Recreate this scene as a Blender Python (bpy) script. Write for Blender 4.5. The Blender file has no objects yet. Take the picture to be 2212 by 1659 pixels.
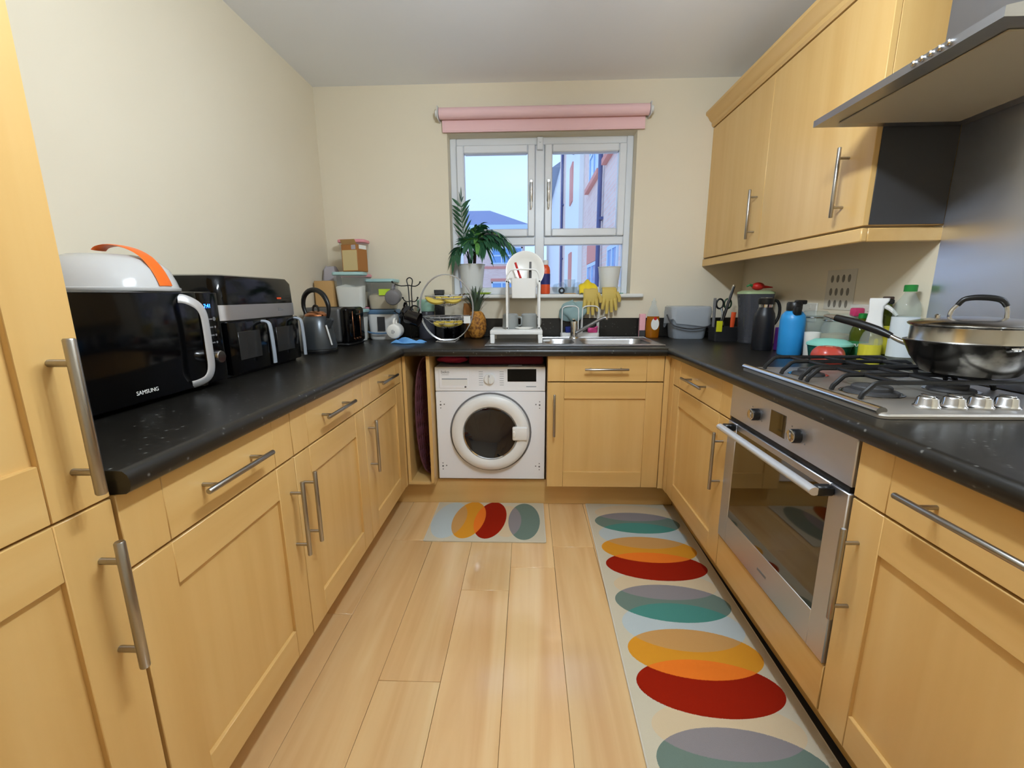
import bpy, bmesh, math, random
from mathutils import Vector, Matrix
random.seed(7)
SC = bpy.context.scene
COL = SC.collection
PI = math.pi

# ------------------------------------------------------------------ camera
cam_d = bpy.data.cameras.new('camera'); cam = bpy.data.objects.new('camera', cam_d); COL.objects.link(cam)
F_PX = 934.5
cam_d.sensor_width = 36.0; cam_d.lens = F_PX / 2212 * 36.0; cam_d.clip_start = 0.02; cam_d.clip_end = 500
YAW, PIT, ROL = math.radians(2.115), math.radians(11.725), math.radians(-0.366)
fwd = Vector((-math.sin(YAW)*math.cos(PIT), math.cos(YAW)*math.cos(PIT), -math.sin(PIT)))
rt = Vector((math.cos(YAW), math.sin(YAW), 0)); up = rt.cross(fwd)
rt2 = math.cos(ROL)*rt + math.sin(ROL)*up; up2 = -math.sin(ROL)*rt + math.cos(ROL)*up
M3 = Matrix((rt2, up2, -fwd)).transposed().to_4x4()
cam.matrix_world = Matrix.Translation((0, 0, 1.179)) @ M3
SC.camera = cam
# ------------------------------------------------------------------ world (pale overcast sky), exposure
wd = bpy.data.worlds.new('sky'); SC.world = wd; wd.use_nodes = True
bg = wd.node_tree.nodes['Background']; bg.inputs[0].default_value = (0.48, 0.66, 1.0, 1); bg.inputs[1].default_value = 1.6
SC.view_settings.view_transform = 'Standard'; SC.view_settings.look = 'None'
SC.view_settings.exposure = 0.0; SC.view_settings.gamma = 1.0; SC.view_settings.use_curve_mapping = False
LAMP_STRENGTH = 385.0      # radiance of the three ceiling globes
LAMP_COLOR = (0.80, 0.91, 1.0)

# ------------------------------------------------------------------ dimensions
XL, XR, YW, HC = -1.263, 1.328, 2.797, 2.377     # walls and ceiling
LX, RX, BY = -0.659, 0.724, 2.193                # cabinet door faces
WX0, WX1, WY = -0.629, 0.694, 2.163              # worktop front edges
ZT = 0.91                                        # worktop top
ZI = ZT + 0.0005

# ------------------------------------------------------------------ helpers
def lin(r, g, b):
    f = lambda c: (c/255/12.92 if c/255 <= 0.04045 else ((c/255+0.055)/1.055)**2.4)
    return (f(r), f(g), f(b), 1.0)

class MB:
    def __init__(s): s.bm = bmesh.new()
    def _add(s, b, mi=0, M=None):
        if M is not None: bmesh.ops.transform(b, matrix=M, verts=b.verts)
        vm = {v: s.bm.verts.new(v.co) for v in b.verts}
        for f in b.faces:
            try:
                nf = s.bm.faces.new([vm[v] for v in f.verts]); nf.material_index = mi; nf.smooth = True
            except ValueError: pass
        b.free(); return s
    def box(s, x0, x1, y0, y1, z0, z1, bv=0.0, mi=0, seg=1, M=None):
        b = bmesh.new()
        vs = [b.verts.new(p) for p in ((x0,y0,z0),(x1,y0,z0),(x1,y1,z0),(x0,y1,z0),(x0,y0,z1),(x1,y0,z1),(x1,y1,z1),(x0,y1,z1))]
        for q in ((0,3,2,1),(4,5,6,7),(0,1,5,4),(1,2,6,5),(2,3,7,6),(3,0,4,7)): b.faces.new([vs[i] for i in q])
        if bv > 0:
            bmesh.ops.bevel(b, geom=list(b.edges), offset=bv, segments=seg, profile=0.5, affect='EDGES')
        return s._add(b, mi, M)
    def grid(s, fn, nu, nv, cu=False, cv=False, mi=0, keep=None):
        V = [[s.bm.verts.new(fn(i/(nu if cu else nu-1), j/(nv if cv else nv-1))) for j in range(nv)] for i in range(nu)]
        for i in range(nu if cu else nu-1):
            for j in range(nv if cv else nv-1):
                if keep and not keep(i, j): continue
                try:
                    f = s.bm.faces.new([V[i][j], V[(i+1)%nu][j], V[(i+1)%nu][(j+1)%nv], V[i][(j+1)%nv]]); f.material_index = mi; f.smooth = True
                except ValueError: pass
        return V
    def rings(s, rings, mi=0, cap0=True, cap1=True, closed=False):
        V = [[s.bm.verts.new(p) for p in r] for r in rings]; n = len(V[0])
        m = len(V)
        for i in range(m if closed else m-1):
            for j in range(n):
                try:
                    f = s.bm.faces.new([V[i][j], V[i][(j+1)%n], V[(i+1)%m][(j+1)%n], V[(i+1)%m][j]]); f.material_index = mi; f.smooth = True
                except ValueError: pass
        if not closed:
            if cap0:
                f = s.bm.faces.new(V[0][::-1]); f.material_index = mi
            if cap1:
                f = s.bm.faces.new(V[-1]); f.material_index = mi
        return s
    def lathe(s, prof, c=(0,0,0), seg=28, axis='z', mi=0, cap0=True, cap1=True, sx=1, sy=1):
        R = []
        for r, h in prof:
            ring = []
            for k in range(seg):
                a = 2*PI*k/seg; p, q = r*math.cos(a)*sx, r*math.sin(a)*sy
                ring.append({'z': (c[0]+p, c[1]+q, c[2]+h), 'y': (c[0]+p, c[1]+h, c[2]+q), 'x': (c[0]+h, c[1]+p, c[2]+q)}[axis])
            R.append(ring)
        return s.rings(R, mi, cap0 and prof[0][0] > 1e-5, cap1 and prof[-1][0] > 1e-5)
    def tube(s, pts, r, seg=8, mi=0, closed=False, flat=None, sm=3):
        P = [Vector(p) for p in pts]; n = len(P)
        rr = list(r) if isinstance(r, (list, tuple)) else [r]*n
        if not closed and 3 <= n <= 12 and sm:
            Q, q = [], []
            for i in range(n-1):
                p0, p1, p2, p3 = P[max(i-1,0)], P[i], P[i+1], P[min(i+2,n-1)]
                for k in range(sm):
                    t = k/sm; Q.append(0.5*((2*p1)+(p2-p0)*t+(2*p0-5*p1+4*p2-p3)*t*t+(3*p1-p0-3*p2+p3)*t**3)); q.append(rr[i]+(rr[i+1]-rr[i])*t)
            P, rr = Q+[P[-1]], q+[rr[-1]]; n = len(P)
        T = []
        for i in range(n):
            a = P[(i-1) % n] if (closed or i > 0) else P[i]; b = P[(i+1) % n] if (closed or i < n-1) else P[i]
            T.append((b-a).normalized())
        u = T[0].orthogonal().normalized(); R = []
        if flat is not None: u = (Vector(flat[0]) - T[0]*Vector(flat[0]).dot(T[0])).normalized()
        for i in range(n):
            u = (u - T[i]*u.dot(T[i])).normalized(); w = T[i].cross(u)
            k1, k2 = (flat[1], flat[2]) if flat else (1, 1)
            R.append([P[i] + rr[i]*(k1*math.cos(2*PI*k/seg)*u + k2*math.sin(2*PI*k/seg)*w) for k in range(seg)])
        return s.rings(R, mi, closed=closed)
    def ball(s, c, rx, ry=None, rz=None, nu=20, nv=12, mi=0):
        ry = rx if ry is None else ry; rz = rx if rz is None else rz
        prof = [(max(1e-4, math.sin(PI*j/nv)), -math.cos(PI*j/nv)) for j in range(nv+1)]
        return s.rings([[(c[0]+rx*p*math.cos(2*PI*k/nu), c[1]+ry*p*math.sin(2*PI*k/nu), c[2]+rz*h) for k in range(nu)] for p, h in prof], mi)
    def prism(s, pts, axis, a, b, mi=0):
        f = {'x': lambda p, t: (t, p[0], p[1]), 'y': lambda p, t: (p[0], t, p[1]), 'z': lambda p, t: (p[0], p[1], t)}[axis]
        return s.rings([[f(p, a) for p in pts], [f(p, b) for p in pts]], mi)
    def build(s, name, mats, parent=None, world=True, angle=38):
        bmesh.ops.recalc_face_normals(s.bm, faces=s.bm.faces)
        me = bpy.data.meshes.new(name); s.bm.to_mesh(me); s.bm.free()
        for m in (mats if isinstance(mats, (list, tuple)) else [mats]): me.materials.append(MAT[m] if isinstance(m, str) else m)
        me.set_sharp_from_angle(angle=math.radians(angle))
        o = bpy.data.objects.new(name, me); COL.objects.link(o)
        if parent is not None:
            if world: me.transform(wm(parent).inverted())
            o.parent = parent
        return o

def wm(o):
    m = o.matrix_basis.copy()
    while o.parent: o = o.parent; m = o.matrix_basis @ m
    return m
def tag(o, label, cat=None, group=None, kind=None):
    o['label'] = label
    if cat: o['category'] = cat
    if group: o['group'] = group
    if kind: o['kind'] = kind
    return o
def thing(name, label, cat, loc=(0,0,0), rz=0, group=None, kind=None):
    o = bpy.data.objects.new(name, None); COL.objects.link(o); o.empty_display_size = 0.05
    o.location = loc; o.rotation_euler = (0, 0, rz)
    return tag(o, label, cat, group, kind)
def single(mb, name, mats, label, cat, loc=None, group=None, kind=None):
    # one-mesh thing: geometry in world coordinates, origin moved to loc
    o = mb.build(name, mats)
    if loc is not None:
        o.data.transform(Matrix.Translation(-Vector(loc))); o.location = loc
    return tag(o, label, cat, group, kind)
def text(s, size, mat, parent, origin, right, up_, name='lettering', ext=0.0004, align='CENTER', bold=False):
    c = bpy.data.curves.new('t', 'FONT'); c.body = s; c.size = size; c.extrude = ext; c.align_x = align; c.align_y = 'CENTER'
    if bold: c.offset = size*0.02
    t = bpy.data.objects.new('t', c); COL.objects.link(t)
    dg = bpy.context.evaluated_depsgraph_get(); me = bpy.data.meshes.new_from_object(t.evaluated_get(dg))
    bpy.data.objects.remove(t); bpy.data.curves.remove(c)
    R = Vector(right).normalized(); U = Vector(up_).normalized(); N = R.cross(U)
    M = Matrix.Translation(origin) @ Matrix((R, U, N)).transposed().to_4x4()
    me.transform(M)
    if parent is not None: me.transform(wm(parent).inverted())
    me.materials.clear(); me.materials.append(MAT[mat])
    o = bpy.data.objects.new(name, me); COL.objects.link(o); o.parent = parent
    return o
def rrect(cx, cy, hx, hy, r, n=5):
    P = []
    for (sx, sy, a0) in ((1,1,0),(-1,1,90),(-1,-1,180),(1,-1,270)):
        for k in range(n+1):
            a = math.radians(a0 + 90*k/n); P.append((cx+sx*(hx-r)+r*math.cos(a), cy+sy*(hy-r)+r*math.sin(a)))
    return P
def arc(c, r, a0, a1, n, fn):
    return [fn(c[0]+r*math.cos(math.radians(a0+(a1-a0)*k/n)), c[1]+r*math.sin(math.radians(a0+(a1-a0)*k/n))) for k in range(n+1)]

# ------------------------------------------------------------------ materials
MAT = {}
def nt(name):
    m = bpy.data.materials.new(name); m.use_nodes = True; MAT[name] = m
    return m, m.node_tree, m.node_tree.nodes, m.node_tree.links, m.node_tree.nodes['Principled BSDF']
def pm(name, col, rough=0.5, metal=0.0, trans=0.0, spec=0.5, emit=None, es=0, ior=1.45, coat=0, alpha=1, sss=0):
    m, t, n, l, b = nt(name)
    b.inputs['Base Color'].default_value = lin(*col); b.inputs['Roughness'].default_value = rough; b.inputs['Metallic'].default_value = metal
    b.inputs['Transmission Weight'].default_value = trans; b.inputs['Specular IOR Level'].default_value = spec; b.inputs['IOR'].default_value = ior
    b.inputs['Coat Weight'].default_value = coat; b.inputs['Alpha'].default_value = alpha; b.inputs['Subsurface Weight'].default_value = sss
    if emit: b.inputs['Emission Color'].default_value = lin(*emit); b.inputs['Emission Strength'].default_value = es
    return m
def coords(n, l, scale, kind='Object'):
    tc = n.new('ShaderNodeTexCoord'); mp = n.new('ShaderNodeMapping'); mp.inputs['Scale'].default_value = scale
    l.new(tc.outputs[kind], mp.inputs['Vector']); return mp.outputs[0]
def ramp(n, l, src, stops):
    r = n.new('ShaderNodeValToRGB'); el = r.color_ramp.elements
    while len(el) < len(stops): el.new(0.5)
    for e, (p, c) in zip(el, stops): e.position = p; e.color = c if len(c) == 4 else lin(*c)
    l.new(src, r.inputs[0]); return r.outputs[0]
def bump(n, l, b, src, strength, dist):
    bp = n.new('ShaderNodeBump'); bp.inputs['Strength'].default_value = strength; bp.inputs['Distance'].default_value = dist
    l.new(src, bp.inputs['Height']); l.new(bp.outputs[0], b.inputs['Normal'])
def noise_mat(name, stops, scale, rough=0.5, detail=4, bmp=0.0, metal=0, nscale=1.0, spec=0.5, coat=0, dist=0.002):
    m, t, n, l, b = nt(name)
    v = coords(n, l, scale); ns = n.new('ShaderNodeTexNoise'); ns.inputs['Scale'].default_value = nscale; ns.inputs['Detail'].default_value = detail
    l.new(v, ns.inputs['Vector']); l.new(ramp(n, l, ns.outputs['Fac'], stops), b.inputs['Base Color'])
    b.inputs['Roughness'].default_value = rough; b.inputs['Metallic'].default_value = metal; b.inputs['Specular IOR Level'].default_value = spec; b.inputs['Coat Weight'].default_value = coat
    if bmp: bump(n, l, b, ns.outputs['Fac'], bmp, dist)
    return m
MAPLE = [(0.30, (208,166,100)), (0.50, (215,175,110)), (0.72, (220,183,120))]
for ax, sc in (('z', (14,14,0.9)), ('x', (0.9,14,14)), ('y', (14,0.9,14))):
    noise_mat('maple_'+ax, MAPLE, sc, rough=0.30, detail=5, spec=0.5)
noise_mat('wall_paint', [(0.3, (227,216,193)), (0.7, (232,222,200))], (1.3,1.3,1.3), rough=0.75, bmp=0.05, spec=0.25)
noise_mat('ceiling_paint', [(0.3, (242,244,249)), (0.7, (246,248,252))], (1,1,1), rough=0.85, spec=0.2)
def worktop_mat():
    m, t, n, l, b = nt('worktop')
    v = coords(n, l, (1,1,1)); vo = n.new('ShaderNodeTexVoronoi'); vo.inputs['Scale'].default_value = 46; vo.inputs['Randomness'].default_value = 1
    ns = n.new('ShaderNodeTexNoise'); ns.inputs['Scale'].default_value = 30; ns.inputs['Detail'].default_value = 6
    mx = n.new('ShaderNodeMath'); mx.operation = 'MULTIPLY'
    l.new(v, vo.inputs['Vector']); l.new(v, ns.inputs['Vector'])
    a = ramp(n, l, vo.outputs['Distance'], [(0.0, (1,1,1,1)), (0.25, (0.1,0.1,0.1,1)), (0.5, (0,0,0,1))])
    l.new(a, mx.inputs[0]); l.new(ns.outputs['Fac'], mx.inputs[1])
    l.new(ramp(n, l, mx.outputs[0], [(0.0, (24,22,19)), (0.22, (33,31,28)), (0.44, (108,108,104))]), b.inputs['Base Color'])
    b.inputs['Roughness'].default_value = 0.34; b.inputs['Specular IOR Level'].default_value = 0.5
    bump(n, l, b, ns.outputs['Fac'], 0.12, 0.0012)
worktop_mat()
def plank_mat():
    m, t, n, l, b = nt('floor_plank')
    oi = n.new('ShaderNodeObjectInfo'); tc = n.new('ShaderNodeTexCoord'); mp = n.new('ShaderNodeMapping'); mp.inputs['Scale'].default_value = (9, 0.55, 1)
    ad = n.new('ShaderNodeVectorMath'); ad.operation = 'MULTIPLY_ADD'; ad.inputs[1].default_value = (1,1,1)
    cx = n.new('ShaderNodeCombineXYZ'); mu = n.new('ShaderNodeMath'); mu.operation = 'MULTIPLY'; mu.inputs[1].default_value = 37
    l.new(oi.outputs['Random'], mu.inputs[0]); l.new(mu.outputs[0], cx.inputs[0]); l.new(mu.outputs[0], cx.inputs[1])
    l.new(tc.outputs['Object'], mp.inputs[0]); l.new(mp.outputs[0], ad.inputs[0]); l.new(cx.outputs[0], ad.inputs[2])
    ns = n.new('ShaderNodeTexNoise'); ns.inputs['Scale'].default_value = 1.4; ns.inputs['Detail'].default_value = 4; ns.inputs['Distortion'].default_value = 0.6
    l.new(ad.outputs[0], ns.inputs['Vector'])
    col = ramp(n, l, ns.outputs['Fac'], [(0.32, (220,174,118)), (0.5, (232,192,136)), (0.68, (238,204,150))])
    hs = n.new('ShaderNodeHueSaturation'); vm = n.new('ShaderNodeMapRange'); vm.inputs[3].default_value = 0.93; vm.inputs[4].default_value = 1.05
    l.new(oi.outputs['Random'], vm.inputs[0]); l.new(vm.outputs[0], hs.inputs['Value']); l.new(col, hs.inputs['Color'])
    l.new(hs.outputs[0], b.inputs['Base Color']); b.inputs['Roughness'].default_value = 0.3; b.inputs['Coat Weight'].default_value = 1.0; b.inputs['Coat Roughness'].default_value = 0.13; b.inputs['Coat IOR'].default_value = 1.75
plank_mat()
def steel_mat(name, col, rough, sc):
    m, t, n, l, b = nt(name)
    v = coords(n, l, sc); ns = n.new('ShaderNodeTexNoise'); ns.inputs['Scale'].default_value = 1; ns.inputs['Detail'].default_value = 3
    l.new(v, ns.inputs['Vector']); b.inputs['Base Color'].default_value = lin(*col); b.inputs['Metallic'].default_value = 1
    mr = n.new('ShaderNodeMapRange'); mr.inputs[3].default_value = rough-0.05; mr.inputs[4].default_value = rough+0.06
    l.new(ns.outputs['Fac'], mr.inputs[0]); l.new(mr.outputs[0], b.inputs['Roughness'])
steel_mat('steel', (182,182,184), 0.32, (300,6,6)); steel_mat('steel_y', (206,207,214), 0.40, (6,6,60))
steel_mat('chrome', (205,205,205), 0.12, (5,5,5)); steel_mat('nickel', (168,164,158), 0.30, (8,8,400)); steel_mat('splash_steel', (228,232,244), 0.33, (4,4,30))
steel_mat('hood_steel', (170,170,172), 0.36, (8,200,8)); steel_mat('rose_gold', (190,130,95), 0.22, (5,5,5)); steel_mat('hob_steel', (196,192,186), 0.46, (60,60,60))
pm('black_plastic', (20,20,21), 0.35); pm('black_gloss', (6,6,7), 0.10, spec=0.28); pm('black_matt', (26,26,28), 0.6); pm('black_iron', (16,16,18), 0.42)
pm('white_plastic', (232,232,230), 0.35); pm('white_enamel', (238,239,243), 0.28); pm('white_paint', (232,232,228), 0.5); pm('upvc', (232,236,242), 0.3)
pm('grey_plastic', (150,158,168), 0.45); pm('grey_mark', (110,110,112), 0.5); pm('dark_grey', (58,58,60), 0.5); pm('oven_glass', (44,32,8), 0.04, spec=0.9, coat=0.6)
pm('drum_glass', (16,18,26), 0.07, coat=0.4); pm('orange_plastic', (240,110,30), 0.4); pm('pink_blind', (240,200,202), 0.75); pm('blind_end', (215,215,215), 0.4)
pm('blue_digits', (40,110,255), 0.4, emit=(40,110,255), es=7)
pm('flour', (248,245,238), 0.9); pm('rice', (214,196,164), 0.9); pm('aqua_lid', (170,206,206), 0.4)
pm('pink_lid', (226,150,160), 0.45); pm('blue_lid', (92,126,160), 0.4); pm('lime_label', (196,228,60), 0.6); pm('kraft', (192,152,98), 0.8); pm('kraft_dark', (168,112,58), 0.8)
pm('box_print', (206,186,136), 0.7); pm('white_print', (236,236,232), 0.7); pm('mug_grey', (116,114,116), 0.25); pm('mug_black', (22,18,18), 0.15); pm('ceramic', (236,234,228), 0.2)
pm('banana', (226,200,92), 0.5); pm('banana_tip', (70,52,28), 0.7); noise_mat('pineapple', [(0.4, (120,72,26)), (0.6, (200,138,52))], (60,60,60), rough=0.7)
pm('leaf', (44,92,62), 0.45); pm('leaf_light', (96,150,72), 0.45); pm('leaf_grey', (70,86,66), 0.55); pm('stem_brown', (72,54,46), 0.7); pm('soil', (60,44,34), 0.9)
pm('blue_cloth', (110,172,232), 0.85); pm('teal_cloth', (140,166,166), 0.8); pm('navy', (22,40,120), 0.7); pm('pink', (228,80,150), 0.5); pm('glove', (208,182,96), 0.7); pm('yellow', (242,212,40), 0.7)
pm('lime_plastic', (176,206,52), 0.4); pm('green_plastic', (40,150,110), 0.4); 
pm('red_orange', (224,84,40), 0.35); pm('navy_label', (40,44,110), 0.5); pm('pink_print', (238,176,186), 0.5); pm('red', (196,38,34), 0.4)
pm('blue_bottle', (44,146,214), 0.34); pm('flask_black', (26,27,32), 0.38); pm('purple', (92,40,120), 0.4); pm('smoke_dark', (74,76,86), 0.3)
pm('teal_dark', (12,96,82), 0.35); pm('mint', (142,212,196), 0.4); pm('tomato', (186,70,56), 0.25); pm('oil_green', (86,96,24), 0.1, trans=0.35, ior=1.3); pm('yellow_label', (206,196,52), 0.6)
pm('green_cap', (30,128,52), 0.4); pm('green_label', (40,110,58), 0.5); pm('jar_fill', (190,166,130), 0.8); pm('pale_green', (176,196,150), 0.5)
noise_mat('pan_steel', [(0.44, (44,42,39)), (0.56, (176,173,166))], (6,6,8), rough=0.25, metal=0.9, detail=5); pm('magenta', (206,60,110), 0.4); pm('yellow_green', (210,208,30), 0.5)  # pan_steel: dark speckle is staining, wider bright tone paints the wok's light reflection
pm('crimson', (150,28,66), 0.8); pm('maroon', (92,16,40), 0.85); pm('plum', (92,52,62), 0.5); pm('pouch_print', (176,170,176), 0.7)
pm('socket_white', (220,218,208), 0.4); pm('paper', (214,208,194), 0.8); pm('ink', (128,122,112), 0.8)
pm('far_roof', (140,150,190), 0.8); pm('far_render', (244,246,250), 0.9); pm('far_cream', (232,222,216), 0.9); pm('far_glass', (120,168,226), 0.08, spec=0.8); pm('far_frame', (206,226,246), 0.4)
pm('far_red', (228,150,138), 0.8); pm('far_pipe', (84,92,140), 0.5); pm('far_ground', (205,205,203), 0.9); pm('far_grey', (150,166,190), 0.8)
def brick_mat():
    m, t, n, l, b = nt('far_brick')
    tc = n.new('ShaderNodeTexCoord'); sp = n.new('ShaderNodeSeparateXYZ'); cb = n.new('ShaderNodeCombineXYZ'); ad = n.new('ShaderNodeMath'); ad.operation = 'ADD'
    l.new(tc.outputs['Object'], sp.inputs[0]); l.new(sp.outputs[0], ad.inputs[0]); l.new(sp.outputs[1], ad.inputs[1]); l.new(ad.outputs[0], cb.inputs[0]); l.new(sp.outputs[2], cb.inputs[1])
    br = n.new('ShaderNodeTexBrick'); br.inputs['Scale'].default_value = 1; br.inputs['Brick Width'].default_value = 0.225; br.inputs['Row Height'].default_value = 0.075; br.inputs['Mortar Size'].default_value = 0.006
    br.inputs['Color1'].default_value = lin(246,214,204); br.inputs['Color2'].default_value = lin(238,200,190); br.inputs['Mortar'].default_value = lin(232,222,218)
    l.new(cb.outputs[0], br.inputs['Vector']); l.new(br.outputs['Color'], b.inputs['Base Color']); b.inputs['Roughness'].default_value = 0.9
brick_mat()
pm('filter_grey', (178,166,142), 0.5); pm('satin', (206,206,208), 0.35, metal=0.5); pm('wire_silver', (205,206,208), 0.25, metal=0.5); pm('fryer_window', (44,43,42), 0.2); pm('green_dark', (40,70,46), 0.4); pm('label_white', (214,222,226), 0.5); steel_mat('lid_steel', (176,172,164), 0.2, (5,5,5))
pm('pale_aqua', (150,190,170), 0.4); pm('mug_light', (150,154,152), 0.3); pm('pot_white', (226,228,226), 0.5); pm('caddy_grey', (130,138,146), 0.5)
pm('bulb_glow', (255,240,220), 0.5, emit=(255,255,255), es=1)
MAT['bulb_glow'].node_tree.nodes['Principled BSDF'].inputs['Emission Color'].default_value = (*LAMP_COLOR, 1); MAT['bulb_glow'].node_tree.nodes['Principled BSDF'].inputs['Emission Strength'].default_value = LAMP_STRENGTH
pm('kettle_grey', (74,78,82), 0.28, metal=0.5); pm('toaster_grey', (92,92,92), 0.4, metal=0.4)
def thin_mat(name, tint, fac, rough=0.2, body=None):
    m, t, n, l, b = nt(name); o = n['Material Output']; b.inputs['Base Color'].default_value = lin(*(body or tint)); b.inputs['Roughness'].default_value = rough
    mx = n.new('ShaderNodeMixShader'); tr = n.new('ShaderNodeBsdfTransparent'); tr.inputs[0].default_value = lin(*tint); mx.inputs[0].default_value = fac
    l.new(tr.outputs[0], mx.inputs[1]); l.new(b.outputs[0], mx.inputs[2]); l.new(mx.outputs[0], o.inputs['Surface'])
thin_mat('tub_clear', (248,249,249), 0.18, 0.2, (220,224,222)); thin_mat('dome_plastic', (246,246,246), 0.62, 0.15, (236,236,236)); thin_mat('liner', (240,243,246), 0.5, 0.15, (222,228,234))
thin_mat('clear', (246,250,252), 0.16, 0.03, (236,244,250)); thin_mat('glass', (242,246,244), 0.16, 0.03, (225,232,230)); thin_mat('smoke', (190,192,198), 0.35, 0.1, (120,122,130)); thin_mat('amber', (226,160,60), 0.5, 0.08, (206,130,28))
def pane_mat():
    m = bpy.data.materials.new('pane'); m.use_nodes = True; MAT['pane'] = m; t = m.node_tree; n = t.nodes; l = t.links; n.clear()
    o = n.new('ShaderNodeOutputMaterial'); mx = n.new('ShaderNodeMixShader'); tr = n.new('ShaderNodeBsdfTransparent'); gl = n.new('ShaderNodeBsdfGlossy'); fr = n.new('ShaderNodeFresnel')
    gl.inputs['Roughness'].default_value = 0.02; tr.inputs[0].default_value = (0.96,0.98,0.98,1); fr.inputs[0].default_value = 1.3
    l.new(fr.outputs[0], mx.inputs[0]); l.new(tr.outputs[0], mx.inputs[1]); l.new(gl.outputs[0], mx.inputs[2]); l.new(mx.outputs[0], o.inputs[0])
pane_mat()
def rug_mat(name, ells, inter, base):
    # ells: list (key, cx, cy, a, b, tilt, colour); inter: list (keyA, keyB, colour) drawn over both
    m, t, n, l, b = nt(name)
    tc = n.new('ShaderNodeTexCoord'); sp = n.new('ShaderNodeSeparateXYZ'); l.new(tc.outputs['Object'], sp.inputs[0])
    def math_(op, a, c):
        q = n.new('ShaderNodeMath'); q.operation = op
        for i, v in enumerate((a, c)):
            if isinstance(v, (int, float)): q.inputs[i].default_value = v
            else: l.new(v, q.inputs[i])
        return q.outputs[0]
    ns = n.new('ShaderNodeTexNoise'); ns.inputs['Scale'].default_value = 420; l.new(tc.outputs['Object'], ns.inputs['Vector'])
    wob = math_('MULTIPLY', math_('SUBTRACT', ns.outputs['Fac'], 0.5), 0.004)
    X = math_('ADD', sp.outputs[0], wob); Y = math_('ADD', sp.outputs[1], wob)
    masks = {}
    cur = n.new('ShaderNodeRGB'); cur.outputs[0].default_value = lin(*base); cur = cur.outputs[0]
    def over(mask, col):
        nonlocal cur
        mx = n.new('ShaderNodeMix'); mx.data_type = 'RGBA'; l.new(mask, mx.inputs[0]); l.new(cur, mx.inputs[6]); mx.inputs[7].default_value = lin(*col); cur = mx.outputs[2]
    for key, cx, cy, a, bb, ti, col in ells:
        dx = math_('SUBTRACT', X, cx); dy = math_('SUBTRACT', Y, cy); c, s_ = math.cos(ti), math.sin(ti)
        uu = math_('ADD', math_('MULTIPLY', dx, c/a), math_('MULTIPLY', dy, s_/a)); vv = math_('ADD', math_('MULTIPLY', dx, -s_/bb), math_('MULTIPLY', dy, c/bb))
        d = math_('ADD', math_('MULTIPLY', uu, uu), math_('MULTIPLY', vv, vv)); mk = math_('LESS_THAN', d, 1.0); masks[key] = mk; over(mk, col)
    for ka, kb, col in inter: over(math_('MULTIPLY', masks[ka], masks[kb]), col)
    l.new(cur, b.inputs['Base Color']); b.inputs['Roughness'].default_value = 0.95; b.inputs['Specular IOR Level'].default_value = 0.1
    bump(n, l, b, ns.outputs['Fac'], 0.5, 0.002)

# ================================================================== SETTING
YF = -1.1      # wall behind the camera
# floor slab and planks
fb_ = MB().box(XL-0.1, XR+0.1, YF-0.1, YW+0.1, -0.12, -0.0125)
floor = single(fb_, 'floor', 'dark_grey', 'pale oak laminate plank floor', 'floor', kind='structure')
JX = [-0.075 + 0.195*k for k in range(-4, 6)]
ends = {-2: 1.905, -1: 1.12, 0: 1.548, 1: 1.703, 2: 1.866, 3: 1.2, -3: 1.4, -4: 1.0, 4: 1.75}
meshes = {}
for k in range(-4, 5):
    # plank column k spans joints k-1 .. k  (column 0 ends at x=-0.075)
    x0 = -0.075 + 0.195*(k-1); x1 = x0 + 0.195
    cuts = [YW]; e = ends.get(k, 1.5)
    while e > YF: cuts.append(e); e -= 1.285
    cuts.append(YF)
    if cuts[0]-cuts[1] > 1.285: cuts.insert(1, cuts[1]+1.285)
    for a, b in zip(cuts[1:], cuts[:-1]):
        L = round(b-a, 3)
        if L < 0.02: continue
        if L not in meshes:
            mb = MB(); mb.box(-0.0970, 0.0970, -L/2+0.0006, L/2-0.0006, -0.012, 0, bv=0.0009)
            q = mb.build('plank', 'floor_plank'); meshes[L] = q
        else:
            q = meshes[L].copy(); COL.objects.link(q)
        q.parent = floor; q.location = ((x0+x1)/2, (a+b)/2, 0)
single(MB().box(XL-0.1, XR+0.1, YF-0.1, YW+0.25, HC, HC+0.12), 'ceiling', 'ceiling_paint', 'plain white painted ceiling', 'ceiling', kind='structure')
single(MB().box(XL-0.12, XL, YF-0.1, YW+0.1, -0.1, HC+0.05), 'wall_left', 'wall_paint', 'cream painted wall on the left above the microwave', 'wall', kind='structure')
single(MB().box(XR, XR+0.12, YF-0.1, YW+0.1, -0.1, HC+0.05), 'wall_right', 'wall_paint', 'cream painted wall on the right behind the hob', 'wall', kind='structure')
single(MB().box(XL-0.1, XR+0.1, YF-0.12, YF, -0.1, HC+0.05), 'wall_front', 'wall_paint', 'cream painted wall behind the viewer', 'wall', kind='structure')
WA, WB, WC, WD = -0.480, 0.640, 1.178, 2.112     # window opening
mb = MB()
T = YW + 0.24
mb.box(XL-0.1, WA, YW, T, -0.1, HC+0.05); mb.box(WB, XR+0.1, YW, T, -0.1, HC+0.05)
mb.box(WA, WB, YW, T, -0.1, WC-0.02); mb.box(WA, WB, YW, T, WD, HC+0.05)
single(mb, 'wall_back', 'wall_paint', 'cream painted end wall around the window', 'wall', kind='structure')
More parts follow.
